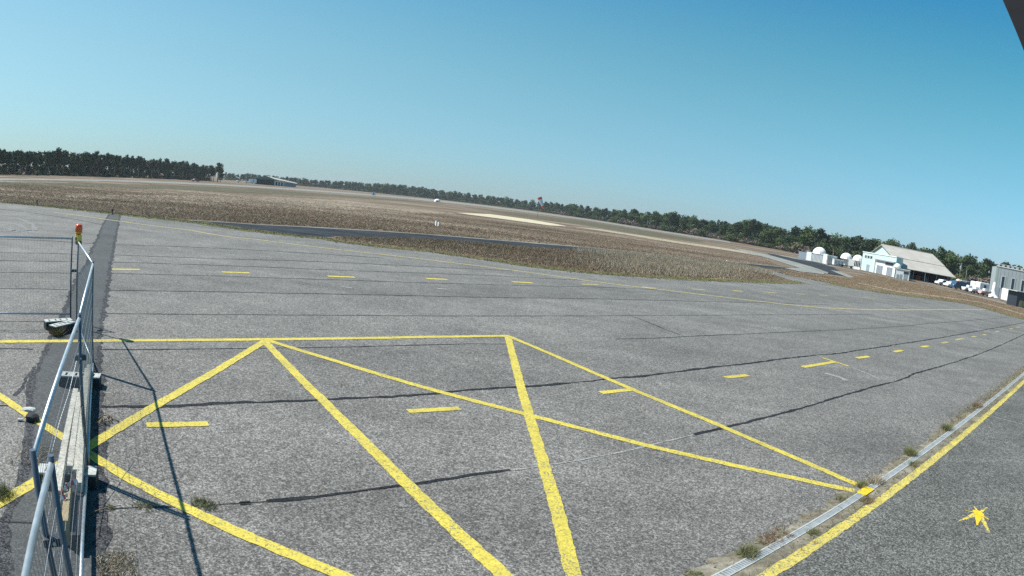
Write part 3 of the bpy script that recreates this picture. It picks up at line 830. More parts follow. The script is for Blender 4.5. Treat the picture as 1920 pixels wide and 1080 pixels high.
def make_pine(v):
    """unit tree, 10 m tall: bare trunk below, clumped crown above"""
    r_ = random.Random(v)
    lo = r_.uniform(4.2, 5.6); blobs = []
    z = lo; lean = (r_.uniform(-.4, .4), r_.uniform(-.4, .4))
    for k in range(15):
        f = k / 14; zz = lo + (8.8 - lo) * f; rad = (1.75 - .55 * f ** 2.5) * r_.uniform(.7, 1.1)
        a = r_.uniform(0, 6.28); off = rad * r_.uniform(.2, .75)
        blobs.append((lean[0] * f + off * math.cos(a), lean[1] * f + off * math.sin(a), zz, rad * r_.uniform(.5, .75), r_.uniform(.55, .8)))
    blobs.append((lean[0], lean[1], 8.9, 1.0, .8))
    V, F = leafcloud(blobs, 1000, .30)
    crown = mesh_np("pine_crown", V, F)
    mb = MB().tube([(0, 0, 0), (.03, 0, 3), (lean[0] * .4, lean[1] * .4, 6), (lean[0], lean[1], 9)], [.2, .16, .11, .03], 7)
    for k in range(7):
        zz = r_.uniform(lo - 1.2, 8.4); a = r_.uniform(0, 6.28); L_ = r_.uniform(.8, 1.5)
        mb.tube([(lean[0] * zz / 9, lean[1] * zz / 9, zz), (math.cos(a) * L_, math.sin(a) * L_, zz + .45)], [.05, .02], 5)
    bmesh.ops.recalc_face_normals(mb.bm, faces=mb.bm.faces)
    trunk = bpy.data.meshes.new("pine_trunk"); mb.bm.to_mesh(trunk); mb.bm.free()
    return crown, trunk


def make_broad(v):
    r_ = random.Random(100 + v); blobs = []
    for k in range(15):
        f = r_.random(); a = r_.uniform(0, 6.28); zz = 2.0 + 7 * f; R_ = 3.0 * math.sqrt(max(0.05, 1 - ((zz - 4.8) / 5.4) ** 2))
        off = R_ * r_.uniform(.1, .75); blobs.append((off * math.cos(a), off * math.sin(a), zz, r_.uniform(1.0, 1.7), r_.uniform(.65, .9)))
    V, F = leafcloud(blobs, 1300, .33)
    crown = mesh_np("tree_crown", V, F)
    mb = MB().tube([(0, 0, 0), (.1, 0, 2), (.0, .1, 5), (.1, 0, 8)], [.26, .2, .13, .04], 7)
    for k in range(6):
        zz = r_.uniform(1.8, 5.5); a = r_.uniform(0, 6.28); L_ = r_.uniform(1.2, 2.2)
        mb.tube([(0.05, 0, zz), (math.cos(a) * L_ * .6, math.sin(a) * L_ * .6, zz + .9), (math.cos(a) * L_, math.sin(a) * L_, zz + 2)], [.09, .06, .02], 5)
    bmesh.ops.recalc_face_normals(mb.bm, faces=mb.bm.faces)
    trunk = bpy.data.meshes.new("tree_trunk"); mb.bm.to_mesh(trunk); mb.bm.free()
    return crown, trunk


PINES = [make_pine(i) for i in range(6)]
BROAD = [make_broad(i) for i in range(6)]
for c, t_ in PINES: c.materials.append(MATS["pine_needles"]); t_.materials.append(MATS["pine_bark"])
for c, t_ in BROAD: c.materials.append(MATS["broad_leaves"]); t_.materials.append(MATS["bark_pale"])

sil = [(-60, 274), (0, 276), (60, 280), (105, 276), (150, 283), (200, 284), (240, 290), (300, 296), (340, 299), (380, 306), (400, 316), (430, 323), (480, 325), (530, 330), (600, 336), (700, 341), (760, 347), (800, 350), (830, 356), (900, 363), (960, 371), (1000, 375),
       (1050, 378), (1100, 385), (1130, 390), (1170, 392), (1190, 390), (1215, 397), (1250, 394), (1285, 399), (1310, 403), (1330, 411), (1380, 412), (1410, 410), (1440, 415), (1480, 425), (1500, 421), (1520, 423), (1550, 430), (1600, 440), (1620, 438),
       (1650, 444), (1662, 441), (1690, 448), (1710, 453), (1730, 463), (1750, 459), (1770, 462), (1800, 468), (1830, 479), (1860, 484), (1900, 492), (1960, 505)]
sil_az = [(math.degrees(azd(a, b)[0]), azd(a, b)[1]) for a, b in sil]


def sil_el(az):
    az = max(sil_az[0][0], min(sil_az[-1][0], az))
    for (a, ea), (b, eb) in zip(sil_az, sil_az[1:]):
        if a <= az <= b: return ea + (eb - ea) * (az - a) / max(b - a, 1e-6)
    return sil_az[-1][1]


front = [(-54, 205), (-50, 215), (-46.5, 228), (-42, 255), (-36, 300), (-30, 385), (-27, 430), (-26.2, 760), (-20, 840), (-10, 860), (-5, 820), (0, 760), (4, 640), (8, 500), (12, 420), (18, 370), (22, 330), (26, 275), (30, 262), (36, 255), (42, 245), (50, 235), (56, 230)]


def fdist(az):
    for (a, da), (b, db) in zip(front, front[1:]):
        if a <= az <= b: return da + (db - da) * (az - a) / (b - a)
    return front[-1][1]


n_trees = 0


def put_tree(protos, name, az, d, htop, label, cat, group, wide=1.0):
    global n_trees
    a = R(az); c, t_ = random.choice(protos)
    o = thing(name, label, cat, (d * math.sin(a), d * math.cos(a), -.05), random.uniform(0, 6.28), group)
    s = htop / 10.0; o.scale = (s * wide * random.uniform(.75, 1.45), s * wide * random.uniform(.75, 1.45), s)
    cc = link("crown", c, None, o); tt = link("trunk", t_, None, o)
    n_trees += 1
    return o


def walk(az0, az1, spacing, off):
    az = az0
    while az < az1:
        d = fdist(az) + off; yield az + random.uniform(-.25, .25) * math.degrees(spacing / d), d + random.uniform(-2.5, 2.5)
        az += math.degrees(spacing / d) * random.uniform(.75, 1.25)


def height_at(az, d, lo=.84, hi=1.03): return (H + d * sil_el(az)) * random.uniform(lo, hi)


# left plantation
for az, d in walk(-50, -27.2, 3.6, 0):
    put_tree(PINES, "pine_tree", az, d, height_at(az, d, .78, 1.05), "tall thin dark pine in the front row of the dense wood at the far left", "pine tree", "pines in the wood at the far left", .95)
for az, d in walk(-50, -27.2, 4.2, 6):
    put_tree(PINES, "pine_tree", az, d, height_at(az, d, .86, 1.08), "dark pine crown rising behind the front row of the wood at the far left", "pine tree", "pines behind the front row at the far left", 1.05)
# lone pine
la, lx = azd(410, 320)
o = put_tree(PINES, "pine_tree", math.degrees(la), 400, 12.0, "single round crowned pine standing apart at the right end of the left wood", "pine tree", None, 1.35)
for px_, hh_ in ((396, 10.2), (402, 8.6), (415, 7.2)):
    put_tree(PINES, "pine_tree", math.degrees(azd(px_, 320)[0]), 408, hh_, "dark pine crown rising behind the front row of the wood at the far left", "pine tree", "pines behind the front row at the far left", 1.2)
# far wood
for az, d in walk(-26, 4.5, 8.0, 0):
    pr = PINES if random.random() < .55 else BROAD
    put_tree(pr, "distant_tree", az, d, height_at(az, d, .86, 1.06), "distant dark tree in the low wood along the middle of the horizon", "tree", "trees in the distant wood along the horizon", 1.15)
# right wood
for az, d in walk(4.5, 50, 6.4, 0):
    if random.random() < .3: put_tree(PINES, "pine_tree", az, d, height_at(az, d, .8, 1.04), "dark pine in the wood behind the airfield on the right", "pine tree", "pines in the wood on the right", 1.25)
    else: put_tree(BROAD, "green_tree", az, d, height_at(az, d, .62, .93), "green round crowned tree in the wood behind the airfield on the right", "tree", "round green trees in the wood on the right", 1.0)
for az, d in walk(4.5, 50, 7.0, 9):
    pr, wd_ = (PINES, 1.35) if random.random() < .55 else (BROAD, 1.0)
    put_tree(pr, "tall_back_tree", az, d, height_at(az, d, .9, 1.05), "taller dark tree in the back row of the wood on the right", "tree", "back row trees of the wood on the right", wd_)
print("trees", n_trees)

# depth of the woods, one mass
def cloud_mesh(specs, leaves, size):
    Vs, Fs, k = [], [], 0
    protos = []
    for (c, t_) in PINES + BROAD:
        n_ = len(c.vertices); A = np.zeros(n_ * 3, dtype=np.float32); c.vertices.foreach_get("co", A); A = A.reshape(-1, 4, 3)
        cen = A.mean(1, keepdims=True); sel = rng.choice(len(A), leaves, replace=False)
        protos.append((cen + (A - cen) * size)[sel])
    for (x, y, h_, wd_, pi) in specs:
        A = protos[pi].copy(); sink = 0.0
        if wd_ < 0: wd_, sink = -wd_, 2.0
        a = random.uniform(0, 6.28); ca, sa = math.cos(a), math.sin(a); s = h_ / 10
        X = A[..., 0] * ca - A[..., 1] * sa; Y = A[..., 0] * sa + A[..., 1] * ca
        B = np.stack([X * s * wd_ + x, Y * s * wd_ + y, np.maximum(A[..., 2] * s - sink, .0)], -1).reshape(-1, 3)
        Vs.append(B); Fs.append(np.arange(len(B)).reshape(-1, 4) + k); k += len(B)
    return mesh_np("mass", np.concatenate(Vs), np.concatenate(Fs))


spec = []
for off in (12, 18, 25, 33):
    for az, d in walk(-54, -27.6, 4.5, off): spec.append((d * math.sin(R(az)), d * math.cos(R(az)), height_at(az, d, .8, .96), 1.2, random.randrange(0, 6)))
for off in (3, 8, 14, 22):
    for az, d in walk(-54, -27.4, 3.2, off): spec.append((d * math.sin(R(az)), d * math.cos(R(az)), height_at(az, d, .5, .78), -1.1, random.randrange(6, 12)))
link("left_wood_interior", cloud_mesh(spec, 260, 1.7), "pine_needles", kind='stuff', label="dark depth of the pine wood at the far left", cat="wood")
spec = []
for off in (10, 22, 36):
    for az, d in walk(-26.5, 5, 8.5, off): spec.append((d * math.sin(R(az)), d * math.cos(R(az)), height_at(az, d, .78, .97), 1.4, random.randrange(0, 12)))
for off in (-2, 4, 14, 25):
    for az, d in walk(-26.5, 5, 6.0, off): spec.append((d * math.sin(R(az)), d * math.cos(R(az)), height_at(az, d, .5, .8), -1.5, random.randrange(6, 12)))
link("distant_wood_interior", cloud_mesh(spec, 220, 1.9), "far_needles", kind='stuff', label="far-off wood that closes the airfield along the horizon", cat="wood")
spec = []
for off in (15, 22, 30, 40):
    for az, d in walk(4, 56, 6.5, off): spec.append((d * math.sin(R(az)), d * math.cos(R(az)), height_at(az, d, .76, .95), 1.35, random.randrange(0, 12)))
for off in (3, 10, 20):
    for az, d in walk(4, 56, 4.5, off): spec.append((d * math.sin(R(az)), d * math.cos(R(az)), height_at(az, d, .45, .7), -1.3, random.randrange(6, 12)))
link("right_wood_interior", cloud_mesh(spec, 280, 1.8), "pine_needles", kind='stuff', label="dark depth of the wood on the right behind the hangars", cat="wood")

# bushes in front of the woods
def make_bush(v):
    r_ = random.Random(300 + v)
    bl = [(r_.uniform(-.9, .9), r_.uniform(-.7, .7), r_.uniform(.35, 1.1), r_.uniform(.5, .9), .8) for _ in range(7)]
    V, F = leafcloud(bl, 420, .17); V[:, 2] = np.maximum(V[:, 2], 0)
    return V, F
BUSH_B = []; BUSH_G = []
for i in range(4):
    for lst, mt in ((BUSH_B, "shrub_brown"), (BUSH_G, "shrub_green")):
        me = mesh_np("bush", *make_bush(i)); me.materials.append(MATS[mt]); lst.append(me)
def put_bush(az, d, h_, kind_, label, group, w_=1.0):
    a = R(az); o = link("bush", random.choice(kind_), None, label=label, cat="bush", group=group, loc=(d * math.sin(a), d * math.cos(a), -.05))
    s = h_ / 1.7; o.scale = (s * w_ * random.uniform(.9, 1.4), s * w_ * random.uniform(.9, 1.4), s); o.rotation_euler = (0, 0, random.uniform(0, 6.28))
for az, d in walk(-50, -27.5, 4.6, -6):
    k_ = BUSH_G if (az < -43 or random.random() < .35) else BUSH_B
    put_bush(az, d, random.uniform(1.0, 2.2) * (1.1 if az < -43 else .75), k_, "low bush at the foot of the pine wood at the far left", "bushes at the foot of the left wood", 1.1)
for az, d in walk(9, 27, 4.6, -6):
    put_bush(az, d, random.uniform(2.6, 5.4), BUSH_B if random.random() < .66 else BUSH_G, "greyish purple or dull green bush at the foot of the wood on the right", "bushes at the foot of the right wood", 1.0)
for az, d in walk(0, 9, 8, -6):
    put_bush(az, d, random.uniform(2.5, 4.5), BUSH_G if random.random() < .6 else BUSH_B, "distant bush at the foot of the wood right of the windsock", "distant bushes right of the windsock", 1.3)
for az, d in walk(-25.5, 0, 14, -9):
    put_bush(az, d, random.uniform(1.5, 3.5), BUSH_G, "low distant bush in front of the horizon wood", "low bushes before the distant wood", 2.0)
for az, d in walk(30, 50, 5.5, -8):
    put_bush(az, d, random.uniform(2.5, 5), BUSH_G if random.random() < .5 else BUSH_B, "bush at the wood edge behind the hangars", "bushes behind the hangars", 1.0)

# ================================================================== BUILDINGS
def bx(name, parent, mat, x0, x1, y0, y1, z0, z1, **kw):
    return MB().box(x0, x1, y0, y1, z0, z1).build(name, mat, parent, **kw)


# --- main hangar: eave towards us (-Y), gable towards the left (-X)
hg = thing("main_hangar", "large hangar with wide pale grey pitched roof and low dark open front", "hangar", (94.6, 141.3, 0), R(-12))
X0, X1, Y0, YR, Y1, ZE, ZR = 0.0, 15.5, 0.0, 17.0, 34.0, 2.55, 7.35
MB().prism([(0, Y0 + .3, 0), (0, Y0 + .3, ZE), (0, YR, ZR - .12), (0, Y1 - .3, ZE), (0, Y1 - .3, 0)], (.25, 0, 0)).build("gable_wall", "mint_render", hg)
MB().prism([(X1 - .25, Y0 + .3, 0), (X1 - .25, Y0 + .3, ZE), (X1 - .25, YR, ZR - .12), (X1 - .25, Y1 - .3, ZE), (X1 - .25, Y1 - .3, 0)], (.25, 0, 0)).build("gable_wall", "cladding_grey", hg)
ym, zm = YR * .42, ZE + (ZR - ZE) * .42
for (ya, za, yb, zb, dz) in ((Y0 - 1.0, ZE - .27, ym, zm, 0), (ym - .2, zm + .0, YR, ZR, .07)):
    MB().prism([(X0 - .5, ya, za + dz), (X0 - .5, yb, zb + dz), (X0 - .5, yb, zb + dz + .12), (X0 - .5, ya, za + dz + .12)], (X1 - X0 + 1.2, 0, 0)).build("roof_sheet", "roof_grey", hg)
MB().prism([(X0 - .5, Y1 + .6, ZE - .25), (X0 - .5, YR + .01, ZR + .07), (X0 - .5, YR + .01, ZR + .19), (X0 - .5, Y1 + .6, ZE - .13)], (X1 - X0 + 1.2, 0, 0)).build("roof_sheet", "roof_grey", hg)
MB().tube([(X0 - .5, YR, ZR + .2), (X1 + .7, YR, ZR + .2)], .16, 6).build("ridge_cap", "roof_grey", hg)
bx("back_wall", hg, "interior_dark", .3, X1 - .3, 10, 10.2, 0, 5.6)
bx("floor_slab", hg, "concrete_pale", .2, X1 - .2, -.4, 9.9, -.02, .05)
for i in range(5): bx("post", hg, "door_grey" if i != 2 else "white_render", .3 + i * 3.5, .46 + i * 3.5, .4, .58, .05, ZE + .05 - .12)
bx("eave_beam", hg, "dark_steel", .3, X1 - .3, .3, .5, ZE - .32, ZE - .1)
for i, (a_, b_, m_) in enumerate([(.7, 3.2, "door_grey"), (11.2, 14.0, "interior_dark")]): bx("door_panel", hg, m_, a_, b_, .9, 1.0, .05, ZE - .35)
for i in range(3): bx("stored_crate", hg, ("vehicle_blue", "red_paint", "fence_grey")[i], 4 + i * 2.4, 5.3 + i * 2.4, 4, 5.4, .05, 1.1)

# --- mint annex against the gable, its long front towards the left (-X)
A1, B1 = Vector((88.5, 152.1)), Vector((86.7, 132.2)); ux = (B1 - A1).normalized(); LU = (B1 - A1).length
an = thing("mint_annex", "pale mint flat roofed annex with three small dark windows beside the main hangar", "building", (A1.x, A1.y, 0), math.atan2(ux.y, ux.x))
# local x runs along the front, local y into the building
MB().prism([(0, 0, 0), (LU, 0, 0), (LU - 11.5, 8.2, 0), (-2.0, 6.0, 0)], (0, 0, 4.6)).build("wall", "mint_render", an)
MB().prism([(-.1, -.12, 4.602), (LU + .1, -.12, 4.602), (LU - 11.4, 8.3, 4.602), (-2.1, 6.1, 4.602)], (0, 0, .2)).build("parapet", "white_render", an)
bx("pilaster", an, "white_render", 8.2, 8.7, -.35, -.003, 0, 3.2)
bx("lintel_beam", an, "door_grey", 8.8, LU - .1, -.5, -.003, 3.22, 3.48)
bx("white_panel", an, "white_render", 8.75, LU - .02, -.03, -.002, 0, 3.2)
for i in range(3):
    f = bx("window", an, "white_render", 1.5 + i * 1.75, 2.9 + i * 1.75, -.06, -.002, 3.25, 4.0)
    bx("pane", f, "glass_dark", 1.6 + i * 1.75, 2.8 + i * 1.75, -.09, -.062, 3.32, 3.93)
for a_, b_, h_ in ((9.8, 13.2, 2.05), (15.7, 18.6, 2.05)):
    dd_ = bx("door", an, "door_grey", a_, b_, -.14, -.032, 0, h_)
    for k in range(4): bx("door_rib", dd_, "fence_grey", a_ + .3 + k * .8, a_ + .42 + k * .8, -.19, -.142, .1, h_ - .1)
wdw = bx("window", an, "white_render", 14.3, 19.0, -.12, -.033, 2.45, 3.15)
bx("pane", wdw, "glass_dark", 14.45, 18.85, -.16, -.122, 2.52, 3.08)
bx("door", an, "door_grey", 3.4, 5.2, -.08, -.004, 0, 1.7)

# --- low white shed at the hangar corner
p_ = polar(1678.5, 522.5, 150)
lw = thing("white_shed", "low white flat shed with grey doors in front of the hangar's left corner", "shed", (p_[0], p_[1], 0), R(-33))
bx("wall", lw, "white_render", 0, 3.2, 0, 8, 0, 2.1)
bx("roof", lw, "concrete_pale", -.12, 3.32, -.12, 8.1, 2.102, 2.22)
for i in range(2): bx("door", lw, "door_grey", .2 + i * .75, .75 + i * .75, -.06, -.003, 0, 1.0 + .1 * i)
wd_o = bx("window", lw, "fence_grey", 1.75, 3.0, -.06, -.003, 1.3, 1.9)
bx("pane", wd_o, "glass_dark", 1.83, 2.92, -.08, -.062, 1.37, 1.83)
bx("panel", lw, "door_grey", 1.9, 2.8, -.05, -.003, .1, 1.15)
tk = thing("white_tank", "rounded white tank on the shed roof at the hangar corner", "tank", (p_[0] + 1.6, p_[1] + 2.2, 2.22))
MB().lathe([(0, 0), (.75, 0), (.85, .3), (.75, .75), (.4, 1.0), (0, 1.08)], 14).build("tank_body", "white_membrane", tk)
MB().box(-.5, .5, -.5, .5, .0, .05).build("tank_base", "concrete_pale", tk)

# --- domes
def dome(name, loc, r_, cyl_r, cyl_h, label, wide=None):
    o = thing(name, label, "dome", loc)
    prof = [(r_ * math.cos(t_), cyl_h + r_ * .95 * math.sin(t_)) for t_ in [i * math.pi / 20 for i in range(11)]]
    MB().lathe([(cyl_r, cyl_h), (r_ + .12, cyl_h)] + prof, 28).build("shell", "white_membrane", o)
    MB().lathe([(cyl_r, 0), (cyl_r, cyl_h)], 24).build("drum", "white_render", o)
    for k in range(5):
        a = k * math.pi / 5
        MB().tube([((r_ + .02) * math.cos(t_) * math.cos(a), (r_ + .02) * math.cos(t_) * math.sin(a), cyl_h + (r_ + .02) * .95 * math.sin(t_)) for t_ in [i * math.pi / 12 for i in range(13)]], .03, 4).build("seam_rib", "white_render", o)
    return o
p = polar(1534, 492, 186); dome("white_dome", (p[0], p[1], 0), 2.0, 1.9, 2.1, "largest white dome, leftmost, on a low white drum behind a grey fence")
p = polar(1584.5, 499, 190); dome("white_dome", (p[0], p[1], 0), 1.75, .95, 2.0, "middle white dome like a mushroom on a narrow white drum")
p = polar(1607, 500, 200); dome("white_dome", (p[0], p[1], 0), 1.75, 1.3, 2.0, "right white dome beside the mint annex, partly behind grey panels")


def seg_panels(name, p0, p1, D0, D1, h_, n_, mat, label, cat="fence", gap=.02, post="white_render", pname="fence_panel"):
    a = polar(*p0, D0); b = polar(*p1, D1); va = Vector((a[0], a[1], 0)); vb = Vector((b[0], b[1], 0)); L_ = (vb - va).length
    o = thing(name, label, cat, va, math.atan2((vb - va).y, (vb - va).x))
    for i in range(n_):
        MB().box(i * L_ / n_ + gap, (i + 1) * L_ / n_ - gap, -.03, .03, .08, h_).build(pname, mat, o)
    for i in range(n_ + 1): MB().box(i * L_ / n_ - .05, i * L_ / n_ + .05, -.065, -.032, 0, h_ + .08).build("post", post, o)
    return o


seg_panels("grey_fence", (1497, 481), (1511, 485), 182, 180, 2.0, 6, "fence_grey", "short blue grey slatted fence left of the leftmost dome", post="fence_grey")
seg_panels("slatted_fence", (1520, 488), (1542, 493), 176, 174, 1.9, 9, "door_grey", "grey slatted fence with white posts in front of the leftmost dome")
seg_panels("white_screen", (1511.5, 486), (1520, 488), 177, 176, 2.3, 3, "white_render", "white upright panels left of the slatted fence under the first dome", "screen")
seg_panels("white_screen", (1542, 494), (1549, 496), 173, 172, 2.5, 2, "white_render", "tall white panels right of the slatted fence", "screen")
seg_panels("panel_fence", (1590, 502), (1600, 504), 178, 177, 2.2, 4, "concrete_pale", "pale grey panel fence between the middle and the right dome")
seg_panels("glazed_screen", (1600, 503), (1612, 505), 182, 181, 1.7, 4, "glass_dark", "dark glazed screen below the right dome", "screen")
seg_panels("low_barrier", (1600, 507), (1611, 509), 168, 167, .7, 3, "white_render", "low white barrier in front of the dark glazed screen", "barrier")


def cabin(pxy, D, w_, d_, h_, mat, label, name="white_cabin", rz=None, cat="cabin", panes=1, wmat="glass_dark"):
    p = polar(*pxy, D); rz = -math.atan2(p[0], p[1]) * .5 if rz is None else rz
    o = thing(name, label, cat, (p[0], p[1], 0), rz)
    MB().box(-w_ / 2, w_ / 2, 0, d_, .12, h_).build("body", mat, o)
    MB().box(-w_ / 2 - .06, w_ / 2 + .06, -.06, d_ + .06, h_ + .002, h_ + .1).build("roof", "white_render", o)
    MB().box(-w_ / 2 + .1, w_ / 2 - .1, .1, d_ - .1, 0, .118).build("plinth", "dark_steel", o)
    for i in range(panes):
        x_ = -w_ / 2 + w_ * (i + .5) / panes
        MB().box(x_ - w_ * .14 / panes * 1.5, x_ + w_ * .14 / panes * 1.5, -.05, -.003, h_ * .35, h_ * .8).build("window", wmat, o)
    return o


cabin((1557, 498), 178, 3.0, 2.4, 2.2, "concrete_pale", "pale grey ribbed container right of the tall white panels", "container", cat="container", panes=4, wmat="fence_grey")
cabin((1572, 500), 176, 2.8, 2.2, 1.5, "white_render", "small white cabin between the container and the middle dome", panes=3, wmat="fence_grey")
p = polar(1548, 498, 168); o = thing("white_tarp_bundle", "upright white wrapped bundle standing before the pale container", "bundle", (p[0], p[1], 0))
MB().lathe([(0, 2.0), (.3, 1.7), (.42, 1.0), (.5, .3), (.6, 0)], 9).build("wrap", "white_membrane", o)
MB().box(-.7, .7, -.5, .5, 0, .15).build("pallet", "plank_tan", o)
p = polar(1584, 505, 172); o = thing("low_trailer", "low dark flat trailer in front of the middle dome", "trailer", (p[0], p[1], 0))
MB().box(-2.4, 2.4, -.7, .7, .35, .55).build("deck", "dark_steel", o)
for s_ in (-1.4, 1.4): MB().tube([(s_, -.72, .3), (s_, -.9, .3)], .3, 12).build("wheel", "tyre", o)
MB().tube([(2.4, 0, .42), (3.3, 0, .35)], .05, 6).build("drawbar", "dark_steel", o)

# --- grey clad building at the right edge
gb = thing("grey_building", "tall grey clad building with narrow vertical windows at the right edge", "building", (112.6, 123.3, 0), R(-37))
W = 22.0; HB = 7.0
bx("wall", gb, "cladding_grey", 0, W, 0, 14, 0, HB)
bx("corner_strip", gb, "cladding_green", -.05, .55, -.04, -.003, 0, HB)
for i in range(20): bx("cladding_joint", gb, "door_grey", 1.2 + i * 1.05, 1.24 + i * 1.05, -.03, -.003, .3, HB - .3)
for i in range(6):
    x_ = 1.75 + i * 2.75
    f = bx("window", gb, "white_render", x_ - .1, x_ + .85, -.07, -.035, 2.05, 5.0)
    bx("pane", f, "glass_dark", x_, x_ + .75, -.1, -.072, 2.15, 4.9)
    bx("frame_edge", f, "cladding_green", x_ + .86, x_ + 1.15, -.06, -.034, 2.05, 5.0)
bx("roof_edge", gb, "white_render", -.1, W + .1, -.12, .1, HB + .002, HB + .16)
for i in range(17): bx("roof_upstand", gb, "concrete_pale", .1 + i * 1.28, .8 + i * 1.28, -.1, .1, HB + .165, HB + .6)
bx("roof_upstand_bar", gb, "white_render", -.05, W, -.08, .08, HB + .605, HB + .68)
bx("door", gb, "door_grey", .5, 1.5, -.08, -.034, 0, 2.1)

# --- vehicles and clutter between hangar and grey building
def wheel_set(o, L_, w_, r_=.32):
    for sx in (-L_ * .32, L_ * .32):
        for sy in (-w_ / 2 - .02, w_ / 2 + .02):
            wv = MB().tube([(sx, sy - .1, r_), (sx, sy + .1, r_)], r_, 14).build("wheel", "tyre", o)
            MB().tube([(sx, sy - .115, r_), (sx, sy + .115, r_)], r_ * .5, 10).build("rim", "galvanised_steel", wv)


def vehicle(pxy, D, kind_, mat, label, rz, L_=4.3, w_=1.75, h_=1.45, cat="car"):
    p = polar(*pxy, D); o = thing("parked_" + kind_, label, cat, (p[0], p[1], 0), rz)
    if kind_ == "car":
        prof = [(-.5, .28), (-.5, .52), (-.44, .6), (-.28, .64), (-.16, .97), (.2, 1.0), (.36, .68), (.48, .6), (.5, .45), (.5, .28)]
        gl = [(-.25, .66), (-.15, .93), (.19, .95), (.33, .69)]
    else:
        prof = [(-.5, .2), (-.5, .45), (-.42, .55), (-.33, .93), (-.28, 1.0), (.5, 1.0), (.5, .2)]
        gl = [(-.4, .56), (-.325, .88), (-.2, .88), (-.2, .56)]
    q = [(a * L_, -w_ / 2, b * h_) for a, b in prof]
    MB().prism(q, (0, w_, 0)).build("body", mat, o)
    for sy in (-w_ / 2 - .012, w_ / 2 + .002): MB().prism([(a * L_, sy, b * h_) for a, b in gl], (0, .01, 0)).build("side_window", "glass_dark", o)
    wheel_set(o, L_, w_, .3)
    for sy in (-.6, .6): MB().box(-L_ / 2 - .03, -L_ / 2 + .002, sy - .12, sy + .12, h_ * .42, h_ * .5).build("headlight", "white_plastic", o)
    return o


vehicle((1767, 537), 165, "car", "vehicle_white", "white car in front of the right end of the open hangar", .1, 4.4)
vehicle((1781, 540), 163, "car", "vehicle_white", "white car beside the blue van, right of the first white car", .25, 4.0, 1.7, 1.3)
vehicle((1797, 544), 158, "van", "vehicle_blue", "dark blue van parked right of the hangar", 0.05, 5.0, 1.9, 1.9, "van")
vehicle((1786, 537), 172, "car", "vehicle_teal", "teal car just behind the dark blue van", -.1, 4.2)
vehicle((1803, 537), 178, "van", "vehicle_white", "white van behind the dark blue van", .15, 4.8, 1.9, 2.1, "van")
p = polar(1795.5, 537, 172); o = thing("tan_tank", "rounded tan tank standing behind the dark blue van", "tank", (p[0], p[1], 0))
MB().lathe([(0, 0), (.8, 0), (.9, .6), (.85, 1.6), (.6, 2.1), (.3, 2.25), (0, 2.28)], 16).build("tank_body", "tan_paint", o)
MB().lathe([(.25, 2.2), (.25, 2.4), (0, 2.42)], 10).build("lid", "dark_steel", o)
p = polar(1815, 545, 165); o = thing("orange_loader", "small orange loader parked among the white trailers", "loader", (p[0], p[1], 0), .3)
MB().box(-1.2, .6, -.6, .6, .5, 1.25, bevel=.08).build("body", "orange_paint", o)
MB().box(-.4, .5, -.5, .5, 1.252, 2.1, bevel=.06).build("cab", "glass_dark", o)
MB().tube([(.6, -.5, .9), (1.8, -.5, .5)], .08, 6).tube([(.6, .5, .9), (1.8, .5, .5)], .08, 6).build("arm", "orange_paint", o)
MB().box(1.7, 2.1, -.8, .8, .15, .75).build("bucket", "dark_steel", o)
wheel_set(o, 2.4, 1.3, .42)


def trailer(pxy, D, L_, w_, h_, label, rz, mat="vehicle_white", name="white_trailer", round_=.25):
    p = polar(*pxy, D); o = thing(name, label, "trailer", (p[0], p[1], 0), rz)
    MB().box(-L_ / 2, L_ / 2, -w_ / 2, w_ / 2, .45, h_, bevel=round_).build("body", mat, o)
    for sy in (-w_ / 2 - .05, w_ / 2 + .05): MB().tube([(0, sy - .09, .3), (0, sy + .09, .3)], .3, 12).build("wheel", "tyre", o)
    MB().tube([(-L_ / 2, 0, .42), (-L_ / 2 - .9, 0, .35)], .05, 6).build("drawbar", "dark_steel", o)
    MB().box(-L_ * .1, L_ * .16, -w_ / 2 - .014, -w_ / 2 - .002, h_ * .55, h_ * .8).build("window", "glass_dark", o)
    return o


trailer((1827, 546), 164, 2.2, 1.8, 2.5, "narrow white box trailer, left of the two standing behind the boats", .1)
trailer((1840, 549), 162, 3.4, 2.0, 2.6, "wider white box trailer, right of the two standing behind the boats", .0)
trailer((1897, 565), 128, 4.7, 2.0, 2.55, "big white box trailer in front of the grey building", .02, round_=.12)


def boat(pxy, D, L_, label, rz, mat="vehicle_white"):
    p = polar(*pxy, D); o = thing("small_boat", label, "boat", (p[0], p[1], 0), rz)
    secs = []
    mb = MB(); bm = mb.bm; rings = []
    for i in range(9):
        f = i / 8; hw = .75 * math.sin(math.pi * min(1, .18 + f * .82)) ** .6 if f < 1 else .02; hw = .75 * (1 - f ** 3) + .02; x_ = -L_ / 2 + L_ * f
        rings.append([bm.verts.new((x_, -hw, .95 + .25 * f)), bm.verts.new((x_, -hw * .7, .5 + .2 * f)), bm.verts.new((x_, 0, .35 + .35 * f * f)), bm.verts.new((x_, hw * .7, .5 + .2 * f)), bm.verts.new((x_, hw, .95 + .25 * f))])
    for A, B in zip(rings, rings[1:]):
        for j in range(4): bm.faces.new((A[j], A[j + 1], B[j + 1], B[j]))
        bm.faces.new((A[4], A[0], B[0], B[4]))
    bm.faces.new(rings[0])
    mb.build("hull", mat, o)
    MB().box(-L_ * .2, L_ * .1, -.4, .4, 1.05, 1.5, bevel=.1).build("cabin", "white_plastic", o)
    MB().box(-L_ * .4, L_ * .3, -.5, .5, .22, .34).build("cradle", "dark_steel", o)
    for sy in (-.7, .7): MB().tube([(0, sy - .08, .24), (0, sy + .08, .24)], .24, 10).build("wheel", "tyre", o)
    return o


